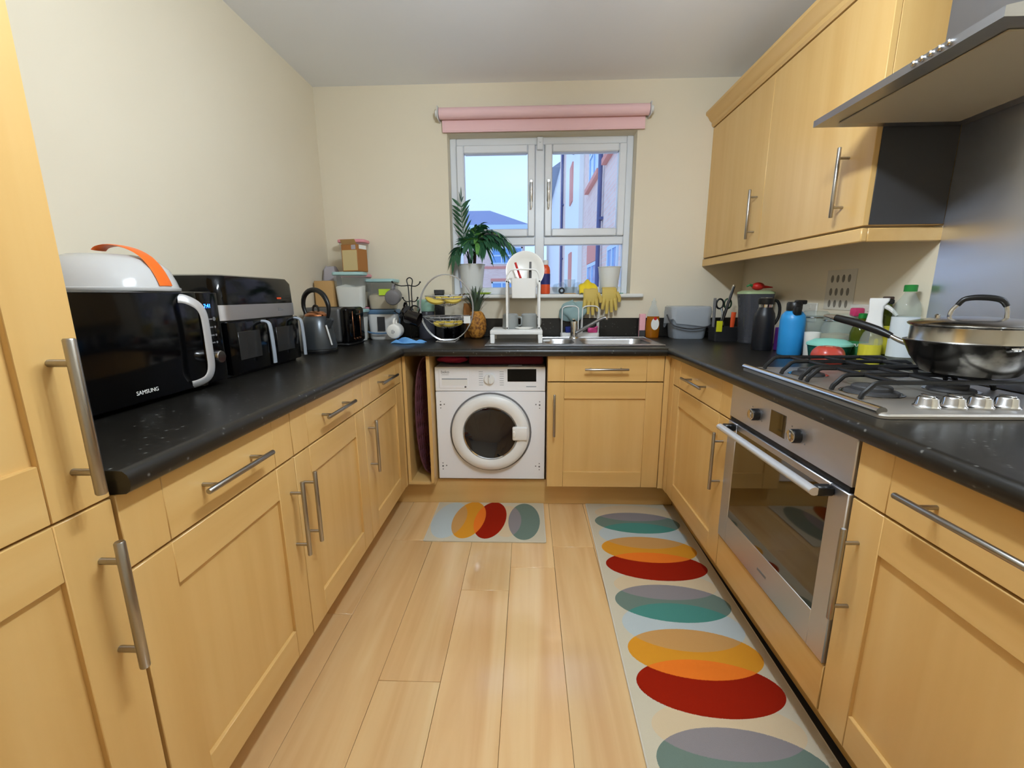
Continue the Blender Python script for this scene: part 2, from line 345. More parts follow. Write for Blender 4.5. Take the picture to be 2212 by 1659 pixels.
# window
win = thing('window_1', 'white plastic framed window with two opening top lights', 'window', (0.08, YW+0.10, WC), kind='structure')
FY0, FY1 = YW+0.085, YW+0.15
mb = MB(); bv = 0.004
mb.box(WA, WA+0.040, FY0, FY1, WC, WD, bv); mb.box(WB-0.040, WB, FY0, FY1, WC, WD, bv)
mb.box(WA+0.0402, WB-0.0402, FY0+0.0005, FY1, WD-0.042, WD, bv); mb.box(WA+0.0402, WB-0.0402, FY0+0.0005, FY1, WC, WC+0.045, bv)
mb.box(WA+0.0402, 0.0448, FY0+0.0005, FY1, 1.485, 1.535, bv); mb.box(0.1032, WB-0.0402, FY0+0.0005, FY1, 1.485, 1.535, bv); mb.box(0.045, 0.103, FY0, FY1, WC+0.0455, WD-0.0425, bv)
mb.build('frame', 'upvc', win)
for (a, b) in ((WA+0.0405, 0.0445), (0.1035, WB-0.0405)):
    z0, z1 = 1.5355, WD-0.0425; mb = MB(); w = 0.046; y0, y1 = FY0-0.018, FY1-0.02
    mb.box(a, a+w, y0, y1, z0, z1, 0.006); mb.box(b-w, b, y0, y1, z0, z1, 0.006)
    mb.box(a+w+0.0003, b-w-0.0003, y0+0.0006, y1, z0, z0+w, 0.006); mb.box(a+w+0.0003, b-w-0.0003, y0+0.0006, y1, z1-w, z1, 0.006)
    sash = mb.build('sash', 'upvc', win)
    MB().box(a+w-0.008, b-w+0.008, FY0+0.02, FY0+0.024, z0+w-0.008, z1-w+0.008).build('pane', 'pane', sash)
    hx = b-0.024 if a < 0 else a+0.024
    mb = MB(); mb.box(hx-0.010, hx+0.010, y0-0.006, y0, 1.74, 1.87, 0.003); mb.lathe([(0.010,0),(0.010,-0.03),(0.007,-0.034)], (hx, y0-0.004, 1.835), axis='y', seg=14)
    mb.tube([(hx, y0-0.032, 1.845), (hx, y0-0.036, 1.80), (hx, y0-0.034, 1.745), (hx, y0-0.032, 1.70)], [0.010, 0.009, 0.007, 0.007], 10)
    mb.build('handle', 'chrome', sash)
for (a, b) in ((WA+0.034, 0.050), (0.098, WB-0.034)):
    MB().box(a, b, FY0+0.02, FY0+0.024, WC+0.038, 1.492).build('pane', 'pane', win)
mb = MB(); mb.box(WA-0.0, WB, YW-0.0, FY0+0.01, WC-0.022, WC, 0); mb.box(WA-0.075, WB+0.075, YW-0.045, YW-0.001, WC-0.024, WC, 0.008, seg=3)
mb.build('window_sill', 'white_paint', win)
mb = MB(); mb.box(0.055, 0.093, YW+0.062, YW+0.088, WD-0.075, WD-0.004, 0.004); mb.lathe([(0.007,0),(0.007,-0.006)], (0.074, YW+0.062, WD-0.03), axis='y', seg=12)
mb.build('trickle_catch', 'upvc', win)
# black laminate upstand on the end wall
single(MB().box(XL+0.002, XR-0.002, YW-0.019, YW-0.001, ZT+0.001, ZT+0.118, 0.003), 'trim_1', 'worktop', 'black laminate upstand along the end wall under the window', 'upstand', kind='structure')
single(MB().box(XR-0.006, XR-0.001, 0.90, 1.500, ZT+0.002, 1.70, 0.001), 'trim_2', 'splash_steel', 'brushed steel splashback sheet behind the hob', 'splashback', kind='structure')
# plinths
single(MB().box(-0.795, -0.777, 0.02, 2.296, 0.0005, 0.148, 0.001), 'baseboard_left', 'maple_y', 'maple plinth under the left cabinets', 'plinth', kind='structure')
single(MB().box(-0.776, 0.819, 2.298, 2.316, 0.0005, 0.148, 0.001), 'baseboard_back', 'maple_x', 'maple plinth under the washing machine and sink cabinet', 'plinth', kind='structure')
single(MB().box(0.820, 0.838, 0.32, 2.297, 0.0005, 0.148, 0.001), 'baseboard_right', 'maple_y', 'maple plinth under the oven and right cabinets', 'plinth', kind='structure')

# ================================================================== CABINETS
FL, FR, FB = ('x', LX, 1), ('x', RX, -1), ('y', BY, -1)
def fbx(mb, fr, u0, u1, w0, w1, z0, z1, bv=0.0, mi=0, seg=1):
    a, b = sorted((fr[1]+fr[2]*w0, fr[1]+fr[2]*w1))
    return mb.box(a, b, u0, u1, z0, z1, bv, mi, seg) if fr[0] == 'x' else mb.box(u0, u1, a, b, z0, z1, bv, mi, seg)
def fpt(fr, u, w, z): return (fr[1]+fr[2]*w, u, z) if fr[0] == 'x' else (u, fr[1]+fr[2]*w, z)
def gh(fr): return 'maple_y' if fr[0] == 'x' else 'maple_x'
def bar_handle(parent, fr, u, z, length, vert, r=0.0062, off=0.036):
    mb = MB(); h = length/2; s = h*0.70
    P = (lambda t, w: fpt(fr, u, w, z+t)) if vert else (lambda t, w: fpt(fr, u+t, w, z))
    mb.tube([P(-h, off), P(-h+0.002, off), P(h-0.002, off), P(h, off)], [r*0.8, r, r, r*0.8], 12, sm=0)
    for t in (-s, s): mb.tube([P(t, 0.0002), P(t, off)], r*0.72, 10)
    return mb.build('handle', 'nickel', parent)
def shaker_door(parent, fr, u0, u1, z0, z1, name='door', st=0.086):
    mb = MB(); g = 0.0004; bv = 0.0013
    fbx(mb, fr, u0, u0+st-g, -0.02, 0, z0, z1, bv, 0); fbx(mb, fr, u1-st+g, u1, -0.02, 0, z0, z1, bv, 0)
    fbx(mb, fr, u0+st, u1-st, -0.02, -0.0002, z0, z0+st, bv, 1); fbx(mb, fr, u0+st, u1-st, -0.02, -0.0002, z1-st, z1, bv, 1)
    d = mb.build(name, ['maple_z', gh(fr)], parent)
    fbx(MB(), fr, u0+st-0.004, u1-st+0.004, -0.018, -0.009, z0+st-0.004, z1-st+0.004).build('door_panel', 'maple_z', d)
    return d
def drawer_front(parent, fr, u0, u1, z0, z1, st=0.086, hl=0.22):
    mb = MB(); g = 0.0004; bv = 0.0013
    fbx(mb, fr, u0, u0+st-g, -0.02, 0, z0, z1, bv, 0); fbx(mb, fr, u1-st+g, u1, -0.02, 0, z0, z1, bv, 0)
    fbx(mb, fr, u0+st, u1-st, -0.02, -0.0001, z0, z1, bv, 1)
    d = mb.build('drawer_front', ['maple_z', gh(fr)], parent)
    bar_handle(d, fr, (u0+u1)/2, (z0+z1)/2+0.002, hl, False); return d
ZD0, ZD1, ZR0, ZR1 = 0.155, 0.731, 0.737, 0.868
def carcass(parent, fr, u0, u1, z0=0.150, z1=0.868, depth=0.575, mats=('maple_z',)):
    mb = MB(); t = 0.018; w1 = -0.0215
    fbx(mb, fr, u0+0.0008, u0+t, -depth, w1, z0, z1, 0.0005); fbx(mb, fr, u1-t, u1-0.0008, -depth, w1, z0, z1, 0.0005)
    fbx(mb, fr, u0+t, u1-t, -depth, w1, z0, z0+t); fbx(mb, fr, u0+t, u1-t, -depth, -depth+0.008, z0, z1)
    if z1 > 1.2: fbx(mb, fr, u0+t, u1-t, -depth, w1, z1-t, z1)
    return mb.build('carcass', list(mats), parent)
def base_unit(label, fr, u0, u1, hside, hl=0.22, dhl=0.225):
    t = thing('base_cabinet', label, 'cabinet', fpt(fr, (u0+u1)/2, -0.3, 0.150), 0, 'fitted base cabinets')
    carcass(t, fr, u0, u1); g = 0.0015
    drawer_front(t, fr, u0+g, u1-g, ZR0, ZR1, hl=hl)
    d = shaker_door(t, fr, u0+g, u1-g, ZD0, ZD1)
    bar_handle(d, fr, (u0+0.036 if hside < 0 else u1-0.036), 0.562, dhl, True)
    return t
base_unit('maple base cabinet with one drawer and door, beside the tall cabinet', FL, 0.616, 1.131, 1)
base_unit('maple base cabinet with one drawer and door, middle of the three on the left', FL, 1.131, 1.657, -1)
base_unit('maple base cabinet with one drawer and door in the left corner under the kettle', FL, 1.657, 2.176, -1)
base_unit('maple base cabinet under the sink, facing the viewer', FB, 0.102, 0.695, -1)
base_unit('narrow-looking maple base cabinet between the sink corner and the oven', FR, 1.516, 2.133, -1)
base_unit('maple base cabinet nearest the viewer, right of the oven', FR, 0.320, 0.919, 1, hl=0.32)
# corner posts
single(MB().box(LX-0.02, LX+0.0, 2.178, 2.212, 0.150, 0.868, 0.001), 'corner_post', 'maple_z', 'maple corner post between left cabinets and tray slot', 'post', (LX-0.01, 2.195, 0.150), 'corner posts')
mb = MB(); mb.box(0.697, 0.7235, BY, BY+0.02, 0.150, 0.868, 0.001); mb.box(0.7245, 0.744, 2.135, BY+0.02, 0.150, 0.868, 0.001)
single(mb, 'corner_post', 'maple_z', 'maple corner post right of the sink cabinet', 'post', (0.72, 2.19, 0.150), 'corner posts')
# open tray slot in the left corner
t = thing('tray_slot_cabinet', 'open narrow maple slot left of the washing machine', 'cabinet', (-0.58, 2.45, 0.150))
MB().box(-0.6575, -0.6405, 2.2135, 2.75, 0.168, 0.868, 0.0008).build('side_panel', 'maple_z', t)
MB().box(-0.527, -0.509, 2.198, 2.75, 0.168, 0.868, 0.0008).build('side_panel', 'maple_z', t)
MB().box(-0.6575, -0.509, 2.2135, 2.75, 0.150, 0.1675, 0.0008).build('base_board', 'maple_x', t)
MB().box(-0.6575, -0.509, 2.752, 2.760, 0.150, 0.868).build('back_board', 'maple_z', t)
# tall cabinet on the left
t = thing('tall_cabinet', 'tall maple cabinet with two doors at the left edge', 'cabinet', (-0.96, 0.315, 0.150))
carcass(t, FL, 0.016, 0.614, 0.150, 2.26)
d = shaker_door(t, FL, 0.0175, 0.6105, 0.155, 0.866); bar_handle(d, FL, 0.576, 0.700, 0.226, True, r=0.0075)
d = shaker_door(t, FL, 0.0175, 0.6105, 0.870, 2.258); bar_handle(d, FL, 0.566, 1.010, 0.228, True, r=0.0075)
# wall cabinet on the right
UX, UY0, UY1 = 1.075, 1.503, YW-0.003
FU = ('x', UX, -1)
t = thing('wall_cabinet', 'maple wall cabinet with two plain doors and cornice above the right worktop', 'cabinet', (1.2, 2.1, 1.338))
mb = MB(); mb.box(UX+0.0215, XR-0.002, UY0, UY1, 1.388, 2.115, 0.001); mb.build('carcass', 'maple_z', t)
for a, b, hy in ((UY0, 2.148, 1.610), (2.151, UY1, 2.205)):
    mb = MB(); fbx(mb, FU, a, b, -0.020, 0, 1.388, 2.112, 0.0015); d = mb.build('door', 'maple_z', t)
    bar_handle(d, FU, hy, 1.540, 0.222, True)
mb = MB(); mb.box(UX-0.004, UX+0.016, UY0-0.004, UY1, 1.338, 1.380, 0.003); mb.box(UX+0.016, XR-0.002, UY0-0.004, UY0+0.016, 1.338, 1.380, 0.003)
mb.build('pelmet', 'maple_y', t)
prof = [(0.02, 2.116), (-0.004, 2.116), (-0.012, 2.126), (-0.014, 2.142), (-0.026, 2.152), (-0.036, 2.170), (-0.050, 2.182), (-0.050, 2.196), (0.02, 2.196)]
mb = MB(); mb.rings([[(UX+d, UY0+d, z) for d, z in prof], [(UX+d, UY1, z) for d, z in prof]])
mb.rings([[(UX+d, UY0+d, z) for d, z in prof], [(XR-0.002, UY0+d, z) for d, z in prof]])
mb.build('cornice', 'maple_y', t, angle=25)
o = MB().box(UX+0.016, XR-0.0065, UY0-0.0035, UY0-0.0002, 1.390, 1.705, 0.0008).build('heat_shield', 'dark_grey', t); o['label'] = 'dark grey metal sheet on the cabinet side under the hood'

# ---------------------------------------------------------------- worktop (one continuous U)
HX0, HX1, HD0, HD1 = 0.060, 0.700, 0.135, 0.510
DD = XR - WX1 - 0.001
prof = [(0.020, 0.870), (0.010, 0.871), (0.003, 0.876), (0.0, 0.884), (0.0, 0.894), (0.003, 0.903), (0.010, 0.909), (0.020, 0.910), (HD0, 0.910), (HD1, 0.910), (DD, 0.910), (DD, 0.870), (HD1, 0.870), (HD0, 0.870)]
ST = [lambda d: (WX0-d, 0.617), lambda d: (WX0-d, WY+d), lambda d: (HX0, WY+d), lambda d: (HX1, WY+d), lambda d: (WX1+d, WY+d), lambda d: (WX1+d, 0.320)]
mb = MB(); bm = mb.bm
V = [[bm.verts.new((*f(d), z)) for d, z in prof] for f in ST]
n = len(prof)
for i in range(5):
    for j in range(n):
        if i == 2 and j in (8, 12): continue
        f = bm.faces.new([V[i][j], V[i][(j+1)%n], V[i+1][(j+1)%n], V[i+1][j]]); f.smooth = True
for i in (2, 3): bm.faces.new([V[i][8], V[i][9], V[i][12], V[i][13]])
for a, b in ((8, 13), (9, 12)): bm.faces.new([V[2][a], V[3][a], V[3][b], V[2][b]])
bm.faces.new(V[0]); bm.faces.new(V[5])
single(mb, 'worktop', 'worktop', 'speckled black laminate worktop running round three sides', 'worktop', (0, WY, 0.87))

# ================================================================== APPLIANCES
# ---- washing machine
wy = 2.276
t = thing('washing_machine', 'white front loading washing machine with dark round door', 'washing machine', (-0.2, 2.5, 0.155))
WXa, WXb = -0.5, 0.095
MB().box(WXa, WXb, wy, 2.74, 0.160, 0.664, 0.003).build('body', 'white_enamel', t)
cp = MB().box(WXa, WXb, wy-0.002, 2.74, 0.6665, 0.800, 0.003).build('control_panel', 'white_enamel', t)
mb = MB(); mb.box(WXa+0.05, WXb-0.05, wy+0.03, 2.70, 0.150, 0.160); mb.build('foot_rail', 'dark_grey', t)
o = MB().box(-0.477, -0.318, wy-0.0045, wy-0.0015, 0.684, 0.790, 0.001).build('detergent_drawer', 'white_enamel', t)
mb = MB(); mb.box(-0.462, -0.325, wy-0.0052, wy-0.0042, 0.700, 0.732, 0.0004); mb.build('drawer_grip', 'white_plastic', o)
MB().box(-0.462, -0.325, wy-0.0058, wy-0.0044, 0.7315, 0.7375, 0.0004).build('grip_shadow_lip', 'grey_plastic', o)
MB().lathe([(0.0055,0),(0.0055,-0.002)], (-0.335, wy-0.0044, 0.691), axis='y', seg=12).build('drawer_symbol', 'grey_mark', o)
mb = MB(); mb.lathe([(0.029,0),(0.029,-0.010),(0.026,-0.013)], (-0.205, wy-0.002, 0.735), axis='y', seg=30); mb.box(-0.211, -0.199, wy-0.024, wy-0.012, 0.710, 0.760, 0.004)
dial = mb.build('dial', 'white_plastic', t); MB().box(-0.2065, -0.2035, wy-0.0248, wy-0.0238, 0.746, 0.758).build('dial_mark', 'grey_mark', dial)
MB().box(-0.108, 0.046, wy-0.0042, wy-0.0018, 0.720, 0.788, 0.001).build('display', 'black_gloss', t)
text('beko', 0.022, 'grey_mark', cp, (-0.443, wy-0.0048, 0.772), (1,0,0), (0,0,1))
MB().box(-0.462, -0.424, wy-0.0052, wy-0.0045, 0.7565, 0.7578).build('logo_underline', 'grey_mark', cp)
MB().box(-0.008, 0.046, wy-0.0026, wy-0.0018, 0.690, 0.695).build('fine_print', 'grey_plastic', cp)
mb = MB()
for q in range(7):
    for sx in (-0.262, -0.150): mb.box(sx, sx+0.022, wy-0.0026, wy-0.0018, 0.700+q*0.012, 0.7025+q*0.012)
mb.build('programme_print', 'grey_plastic', cp)['kind'] = 'stuff'
mb = MB(); mb.box(-0.105, -0.03, wy+0.02, wy+0.10, 0.8005, 0.806, 0.001); mb.build('top_bracket', 'grey_plastic', t)
cz, cx = 0.436, -0.203
MB().lathe([(0.224,0.004),(0.224,-0.004),(0.214,-0.005),(0.214,0.002)], (cx, wy, cz), axis='y', seg=56).build('door_shadow_ring', 'grey_mark', t)  # grey ring painting the shadow in the gap around the washer door
dr = MB().lathe([(0.148,-0.004),(0.146,-0.022),(0.152,-0.034),(0.170,-0.042),(0.195,-0.040),(0.210,-0.030),(0.215,-0.004)], (cx, wy, cz), axis='y', seg=64, cap0=False, cap1=False).build('door', 'white_plastic', t)
MB().lathe([(0.147,-0.012),(0.135,-0.006),(0.10,0.006),(0.05,0.012),(0.0001,0.014)], (cx, wy-0.014, cz), axis='y', seg=56, cap0=False).build('door_glass', 'drum_glass', dr)
MB().lathe([(0.1485,-0.030),(0.1465,-0.033),(0.142,-0.028),(0.143,-0.016)], (cx, wy, cz), axis='y', seg=56, cap0=False, cap1=False).build('glass_rim', 'chrome', dr)
mb = MB(); mb.box(-0.082, 0.000, wy-0.050, wy-0.026, 0.402, 0.478, 0.008, seg=3); h = mb.build('door_latch', 'white_plastic', dr)
MB().box(-0.080, -0.066, wy-0.0545, wy-0.049, 0.424, 0.456, 0.003).build('finger_grip', 'ceramic', h)
for mx in (-0.475, 0.065):
    for mz in (0.235, 0.590):
        mb = MB()
        for dx, dz, r in ((0,0,0.005),(0,-0.018,0.003),(0,0.018,0.003),(0.02 if mx < 0 else -0.02,0.003,0.0036)): mb.lathe([(r,0),(r,-0.0012)], (mx+dx, wy, mz+dz), axis='y', seg=10)
        mb.build('fixing_holes', 'grey_mark', t)
# ---- cloths on the machine
def blob(c, rx, ry, rz, amp, seed, nu=28, nv=14, flat=0.0):
    rnd = random.Random(seed); ph = [(rnd.uniform(0,6.3), rnd.uniform(0,6.3), rnd.randint(2,5), rnd.randint(1,4)) for _ in range(5)]
    mb = MB()
    R = []
    for j in range(nv+1):
        th = PI*j/nv; ring = []
        for k in range(nu):
            a = 2*PI*k/nu
            d = 1 + amp*sum(math.sin(m*a+p)*math.sin(q*th+s_) for p, s_, m, q in ph)/2
            z = -math.cos(th)*rz*d
            ring.append((c[0]+rx*max(1e-3, math.sin(th))*math.cos(a)*d, c[1]+ry*max(1e-3, math.sin(th))*math.sin(a)*d, max(c[2]+z, c[2]-rz*(1-flat))))
        R.append(ring)
    mb.rings(R); return mb
single(blob((-0.415, 2.345, 0.8375), 0.082, 0.058, 0.026, 0.12, 3, flat=0.05), 'folded_cloth', 'crimson', 'crimson folded cloth on top of the washing machine, left end', 'cloth', (-0.415, 2.345, 0.812))
mb = MB(); mb.box(-0.32, 0.085, 2.298, 2.55, 0.8065, 0.856, 0.016, seg=3); mb.box(-0.31, 0.07, 2.305, 2.54, 0.8565, 0.866, 0.004, seg=2)
single(mb, 'folded_cloth', 'maroon', 'dark maroon folded fabric on top of the washing machine', 'cloth', (-0.1, 2.4, 0.806))
# ---- plum perforated basket in the slot
def bask(u, v):
    # shallow oval bowl standing on its edge, bulging to the left and towards the room
    a = -PI/2*0.98 + PI*0.98*u; c_ = max(0.0, math.cos(a))**0.62
    return (-0.531 - 0.078*c_*(1-v) , 2.262 + 0.16*v + 0.05*(1-c_), 0.52 + 0.335*math.sin(a))
mb = MB(); mb.grid(bask, 44, 30, keep=lambda i, j: not (i % 3 == 1 and j % 3 == 1)); 
t = thing('laundry_basket', 'plum perforated plastic basket standing in the narrow slot', 'basket', (-0.575, 2.45, 0.168))
ob = mb.build('shell', 'plum', t); md = ob.modifiers.new('thick', 'SOLIDIFY'); md.thickness = 0.003
rim = [bask(k/40, 0.0) for k in range(41)]
MB().tube([(p[0], p[1]-0.004, p[2]) for p in rim], 0.005, 8).build('rim', 'plum', t)
# ---- oven housing and oven
t = thing('oven_housing', 'maple housing around the built-in oven with plain panel below', 'cabinet', (RX+0.3, 1.217, 0.150))
carcass(t, FR, 0.9195, 1.5155); mb = MB(); fbx(mb, FR, 0.9225, 1.5135, -0.02, 0, 0.155, 0.282, 0.0015); mb.build('lower_panel', 'maple_y', t)
t = thing('oven', 'built-in stainless steel oven with dark glass door', 'oven', (RX+0.2, 1.217, 0.286))
mb = MB(); fbx(mb, FR, 0.94, 1.495, -0.50, -0.012, 0.288, 0.862); mb.build('body', 'dark_grey', t)
mb = MB(); fbx(mb, FR, 0.9225, 1.5135, -0.012, 0.004, 0.752, 0.866, 0.002); cp = mb.build('control_panel', 'steel_y', t)
mb = MB(); fbx(mb, FR, 0.930, 1.508, -0.012, 0.000, 0.738, 0.7515); mb.build('vent_gap', 'black_matt', t)
for u in (1.335, 1.125):
    mb = MB(); mb.lathe([(0.019,-0.0042),(0.019,-0.020),(0.0175,-0.024)], (RX, u, 0.805), axis='x', seg=26); kn = mb.build('knob', 'black_plastic', t)
    MB().lathe([(0.0172,-0.024),(0.0172,-0.0265),(0.015,-0.028)], (RX, u, 0.805), axis='x', seg=26).build('knob_face', 'chrome', kn)
    mb = MB()
    for q in range(4): mb.box(RX-0.0046, RX-0.0041, u-0.031+(q%2)*0.060, u-0.027+(q%2)*0.060, 0.79+(q//2)*0.03, 0.794+(q//2)*0.03)
    mb.build('dial_print', 'grey_mark', cp)['kind'] = 'stuff'
mb = MB(); fbx(mb, FR, 1.185, 1.262, 0.003, 0.0052, 0.776, 0.842, 0.001); mb.build('display', 'oven_glass', t)
mb = MB(); g0, g1, gz0, gz1 = 0.985, 1.452, 0.392, 0.716
fbx(mb, FR, 0.9225, g0, -0.012, 0.006, 0.290, 0.736, 0.002); fbx(mb, FR, g1, 1.5135, -0.012, 0.006, 0.290, 0.736, 0.002)
fbx(mb, FR, g0-0.002, g1+0.002, -0.012, 0.006, 0.290, gz0, 0.002); fbx(mb, FR, g0-0.002, g1+0.002, -0.012, 0.006, gz1, 0.736, 0.002)
d = mb.build('door', 'steel_y', t)
mb = MB(); fbx(mb, FR, g0-0.004, g1+0.004, -0.010, 0.0045, gz0-0.004, gz1+0.004); mb.build('door_glass', 'oven_glass', d)
mb = MB(); mb.tube([(RX-0.052, 0.965, 0.722), (RX-0.052, 1.475, 0.722)], 0.013, 14, flat=((0,0,1), 0.8, 1.0)); hd = mb.build('handle', 'satin', d)
for u in (0.975, 1.465): MB().box(RX-0.046, RX-0.0062, u-0.012, u+0.012, 0.710, 0.734, 0.004).build('handle_bracket', 'black_plastic', hd)
MB().box(RX-0.0068, RX-0.0058, 1.185, 1.235, 0.331, 0.339, 0.0003).build('brand_mark', 'grey_mark', d)
# ---- hob
t = thing('gas_hob', 'stainless steel four burner gas hob set into the worktop', 'hob', (1.01, 1.235, ZT))
HXa, HXb, HYa, HYb, HZ = 0.760, 1.262, 0.922, 1.548, 0.921
mb = MB(); mb.rings([[(x, y, z) for x, y in rrect(1.011, 1.235, hx, hy, 0.02)] for hx, hy, z in ((0.240,0.302,ZT+0.0004),(0.251,0.313,ZT+0.001),(0.251,0.313,0.917),(0.247,0.309,HZ))])
mb.build('plate', 'hob_steel', t)
mb = MB(); mb.tube([(0.768, 0.935, 0.926), (0.768, 1.535, 0.926)], 0.011, 12, flat=((0,0,1), 0.75, 1.1)); mb.build('front_rail', 'chrome', t)
for i, (bx, by, r) in enumerate(((0.90,1.40,0.030),(1.13,1.40,0.040),(0.90,1.14,0.044),(1.13,1.17,0.034))):
    mb = MB(); mb.lathe([(r+0.016,HZ),(r+0.014,HZ+0.006),(r,HZ+0.008),(r,HZ+0.016),(r-0.003,HZ+0.019),(0.001,HZ+0.020)], (bx, by, 0), seg=26)
    b_ = mb.build('burner', 'dark_grey', t); MB().lathe([(r+0.017,HZ+0.0004),(r+0.024,HZ+0.0014),(r+0.026,HZ+0.0004)], (bx, by, 0), seg=26, cap0=False, cap1=False).build('burner_ring', 'chrome', b_)
ZG = 0.962
def gbar(mb, y):
    mb.tube([(0.818, y, HZ+0.001), (0.822, y, HZ+0.012), (0.846, y, ZG-0.004), (0.858, y, ZG), (1.20, y, ZG), (1.212, y, ZG-0.004), (1.236, y, HZ+0.012), (1.24, y, HZ+0.001)], 0.0062, 8, sm=0)
for ys, x0, x1 in (((1.505, 1.405, 1.305), 0, 0), ((1.275, 1.170, 1.065), 0, 0)):
    mb = MB()
    for y in ys: gbar(mb, y)
    for x in (0.90, 1.015, 1.13): mb.tube([(x, ys[0]+0.004, ZG), (x, ys[-1]-0.004, ZG)], 0.0055, 8)
    mb.build('pan_support', 'black_iron', t)
for kx in (0.905, 0.963, 1.021, 1.079):
    mb = MB(); mb.lathe([(0.025,HZ+0.0006),(0.025,HZ+0.004),(0.021,HZ+0.008),(0.019,HZ+0.022),(0.016,HZ+0.025)], (kx, 0.985, 0), seg=24)
    mb.box(kx-0.004, kx+0.004, 0.985-0.017, 0.985+0.017, HZ+0.024, HZ+0.029, 0.0015); mb.build('knob', 'chrome', t)
# ---- extractor hood
t = thing('extractor_hood', 'stainless steel canopy extractor hood above the hob', 'hood', (1.1, 1.21, 1.66))
hx0, hy0, hy1, hz = 0.872, 0.945, 1.488, 1.672
mb = MB(); mb.prism([(hx0, hz), (XR-0.008, hz), (XR-0.008, hz+0.075), (1.08, hz+0.060), (hx0+0.004, hz+0.019), (hx0, hz+0.018)], 'y', hy0, hy1)
cn = mb.build('canopy', 'hood_steel', t, angle=20)
mb = MB(); mb.box(hx0+0.05, XR-0.06, hy0+0.04, hy1-0.04, hz-0.004, hz-0.0003, 0.001); fl = mb.build('filter', 'filter_grey', t)
for q in range(5):
    MB().lathe([(0.0065,0.0002),(0.0065,-0.006),(0.004,-0.008)], (hx0-0.0004+0.0005, 1.05+q*0.021, hz+0.010), axis='x', seg=14).build('button', 'chrome', t)
MB().box(1.09, XR-0.008, 1.10, 1.33, hz+0.05, HC-0.002, 0.002).build('chimney', 'hood_steel', t)
# ---- sink
t = thing('kitchen_sink', 'stainless steel one and a half bowl sink with drainer', 'sink', (0.24, 2.485, ZT))
SZ0, SZ1 = ZT+0.0005, ZT+0.004
B = [(0.095, 0.262, 2.355, 2.615), (0.300, 0.672, 2.335, 2.628)]
mb = MB(); xs = [-0.225, B[0][0], B[0][1], B[1][0], B[1][1], 0.715]
mb.box(xs[0], xs[1], 2.272, 2.70, SZ0, SZ1); mb.box(xs[2], xs[3], 2.272, 2.70, SZ0, SZ1); mb.box(xs[4], xs[5], 2.272, 2.70, SZ0, SZ1)
for b in B: mb.box(b[0], b[1], 2.272, b[2], SZ0, SZ1); mb.box(b[0], b[1], b[3], 2.70, SZ0, SZ1)
mb.tube([(-0.225,2.272,SZ1),(0.715,2.272,SZ1),(0.715,2.70,SZ1),(-0.225,2.70,SZ1)], 0.004, 6, closed=True)
top = mb.build('sink_top', 'steel', t)
for b, dep in zip(B, (0.10, 0.155)):
    mb = MB(); cx_, cy_, hx, hy = (b[0]+b[1])/2, (b[2]+b[3])/2, (b[1]-b[0])/2, (b[3]-b[2])/2
    mb.rings([[(x, y, z) for x, y in rrect(cx_, cy_, hx-i, hy-i, r, 6)] for i, r, z in ((-0.001,0.003,SZ1-0.0004),(0.002,0.055,SZ1-0.001),(0.006,0.06,SZ1-0.012),(0.012,0.06,ZT-dep+0.03),(0.035,0.05,ZT-dep))], cap0=False)
    w = mb.build('bowl', 'steel', t)
    MB().lathe([(0.034,0),(0.034,0.002),(0.022,0.003),(0.018,0.0005),(0.0001,0.0005)], (cx_, cy_, ZT-dep+0.0005), seg=22).build('drain', 'chrome', w)
for q in range(6): MB().box(-0.20, 0.07, 2.33+q*0.055, 2.338+q*0.055, SZ1-0.0002, SZ1+0.002, 0.0008).build('drainer_rib', 'steel', top)
# ---- tap
t = thing('mixer_tap', 'chrome mixer tap with spout swung to the right behind the sink', 'tap', (0.282, 2.655, SZ1))
MB().lathe([(0.030,0),(0.028,0.006),(0.022,0.012),(0.022,0.095),(0.019,0.102),(0.0005,0.104)], (0.282, 2.655, SZ1+0.0003), seg=24).build('tap_body', 'chrome', t)
MB().tube([(0.29,2.65,0.948),(0.33,2.64,0.968),(0.39,2.625,1.005),(0.44,2.615,1.034),(0.462,2.61,1.040),(0.468,2.608,1.028)], [0.014,0.013,0.012,0.012,0.011,0.011], 12, flat=((0,0,1),0.8,1.1)).build('spout', 'steel', t)
MB().tube([(0.282,2.655,SZ1+0.100),(0.277,2.63,SZ1+0.112),(0.27,2.59,SZ1+0.118)], [0.010,0.008,0.007], 10, flat=((0,0,1),0.5,1.2)).build('lever', 'chrome', t)
# ---- microwave
mx1 = -0.945
t = thing('microwave', 'black microwave with curved silver handle beside the tall cabinet', 'microwave', (-1.09, 1.067, ZI))
MB().box(-1.250, mx1-0.012, 0.822, 1.312, 0.922, 1.192, 0.006, seg=2).build('body', 'black_plastic', t)
mb = MB()
for fx in (-1.22, -1.0):
    for fy in (0.86, 1.27): mb.lathe([(0.014,0),(0.012,0.0125)], (fx, fy, ZI), seg=12)
mb.build('foot', 'black_plastic', t)
d = MB().box(mx1-0.0118, mx1, 0.823, 1.226, 0.924, 1.190, 0.004, seg=2).build('door', 'black_gloss', t)
pn = MB().box(mx1-0.0118, mx1-0.0005, 1.2265, 1.311, 0.924, 1.190, 0.004, seg=2).build('control_panel', 'black_gloss', t)
P = [(mx1-0.002,1.160,1.174),(mx1+0.010,1.172,1.171),(mx1+0.022,1.194,1.156),(mx1+0.027,1.206,1.135),(mx1+0.028,1.210,1.10),(mx1+0.028,1.210,1.02),(mx1+0.028,1.209,0.985),(mx1+0.026,1.204,0.962),(mx1+0.020,1.194,0.946),(mx1+0.008,1.178,0.937),(mx1-0.002,1.164,0.934)]
MB().tube(P, 0.0135, 12, flat=((0,0.7,1), 1.0, 0.30)).build('door_handle', 'satin', d)
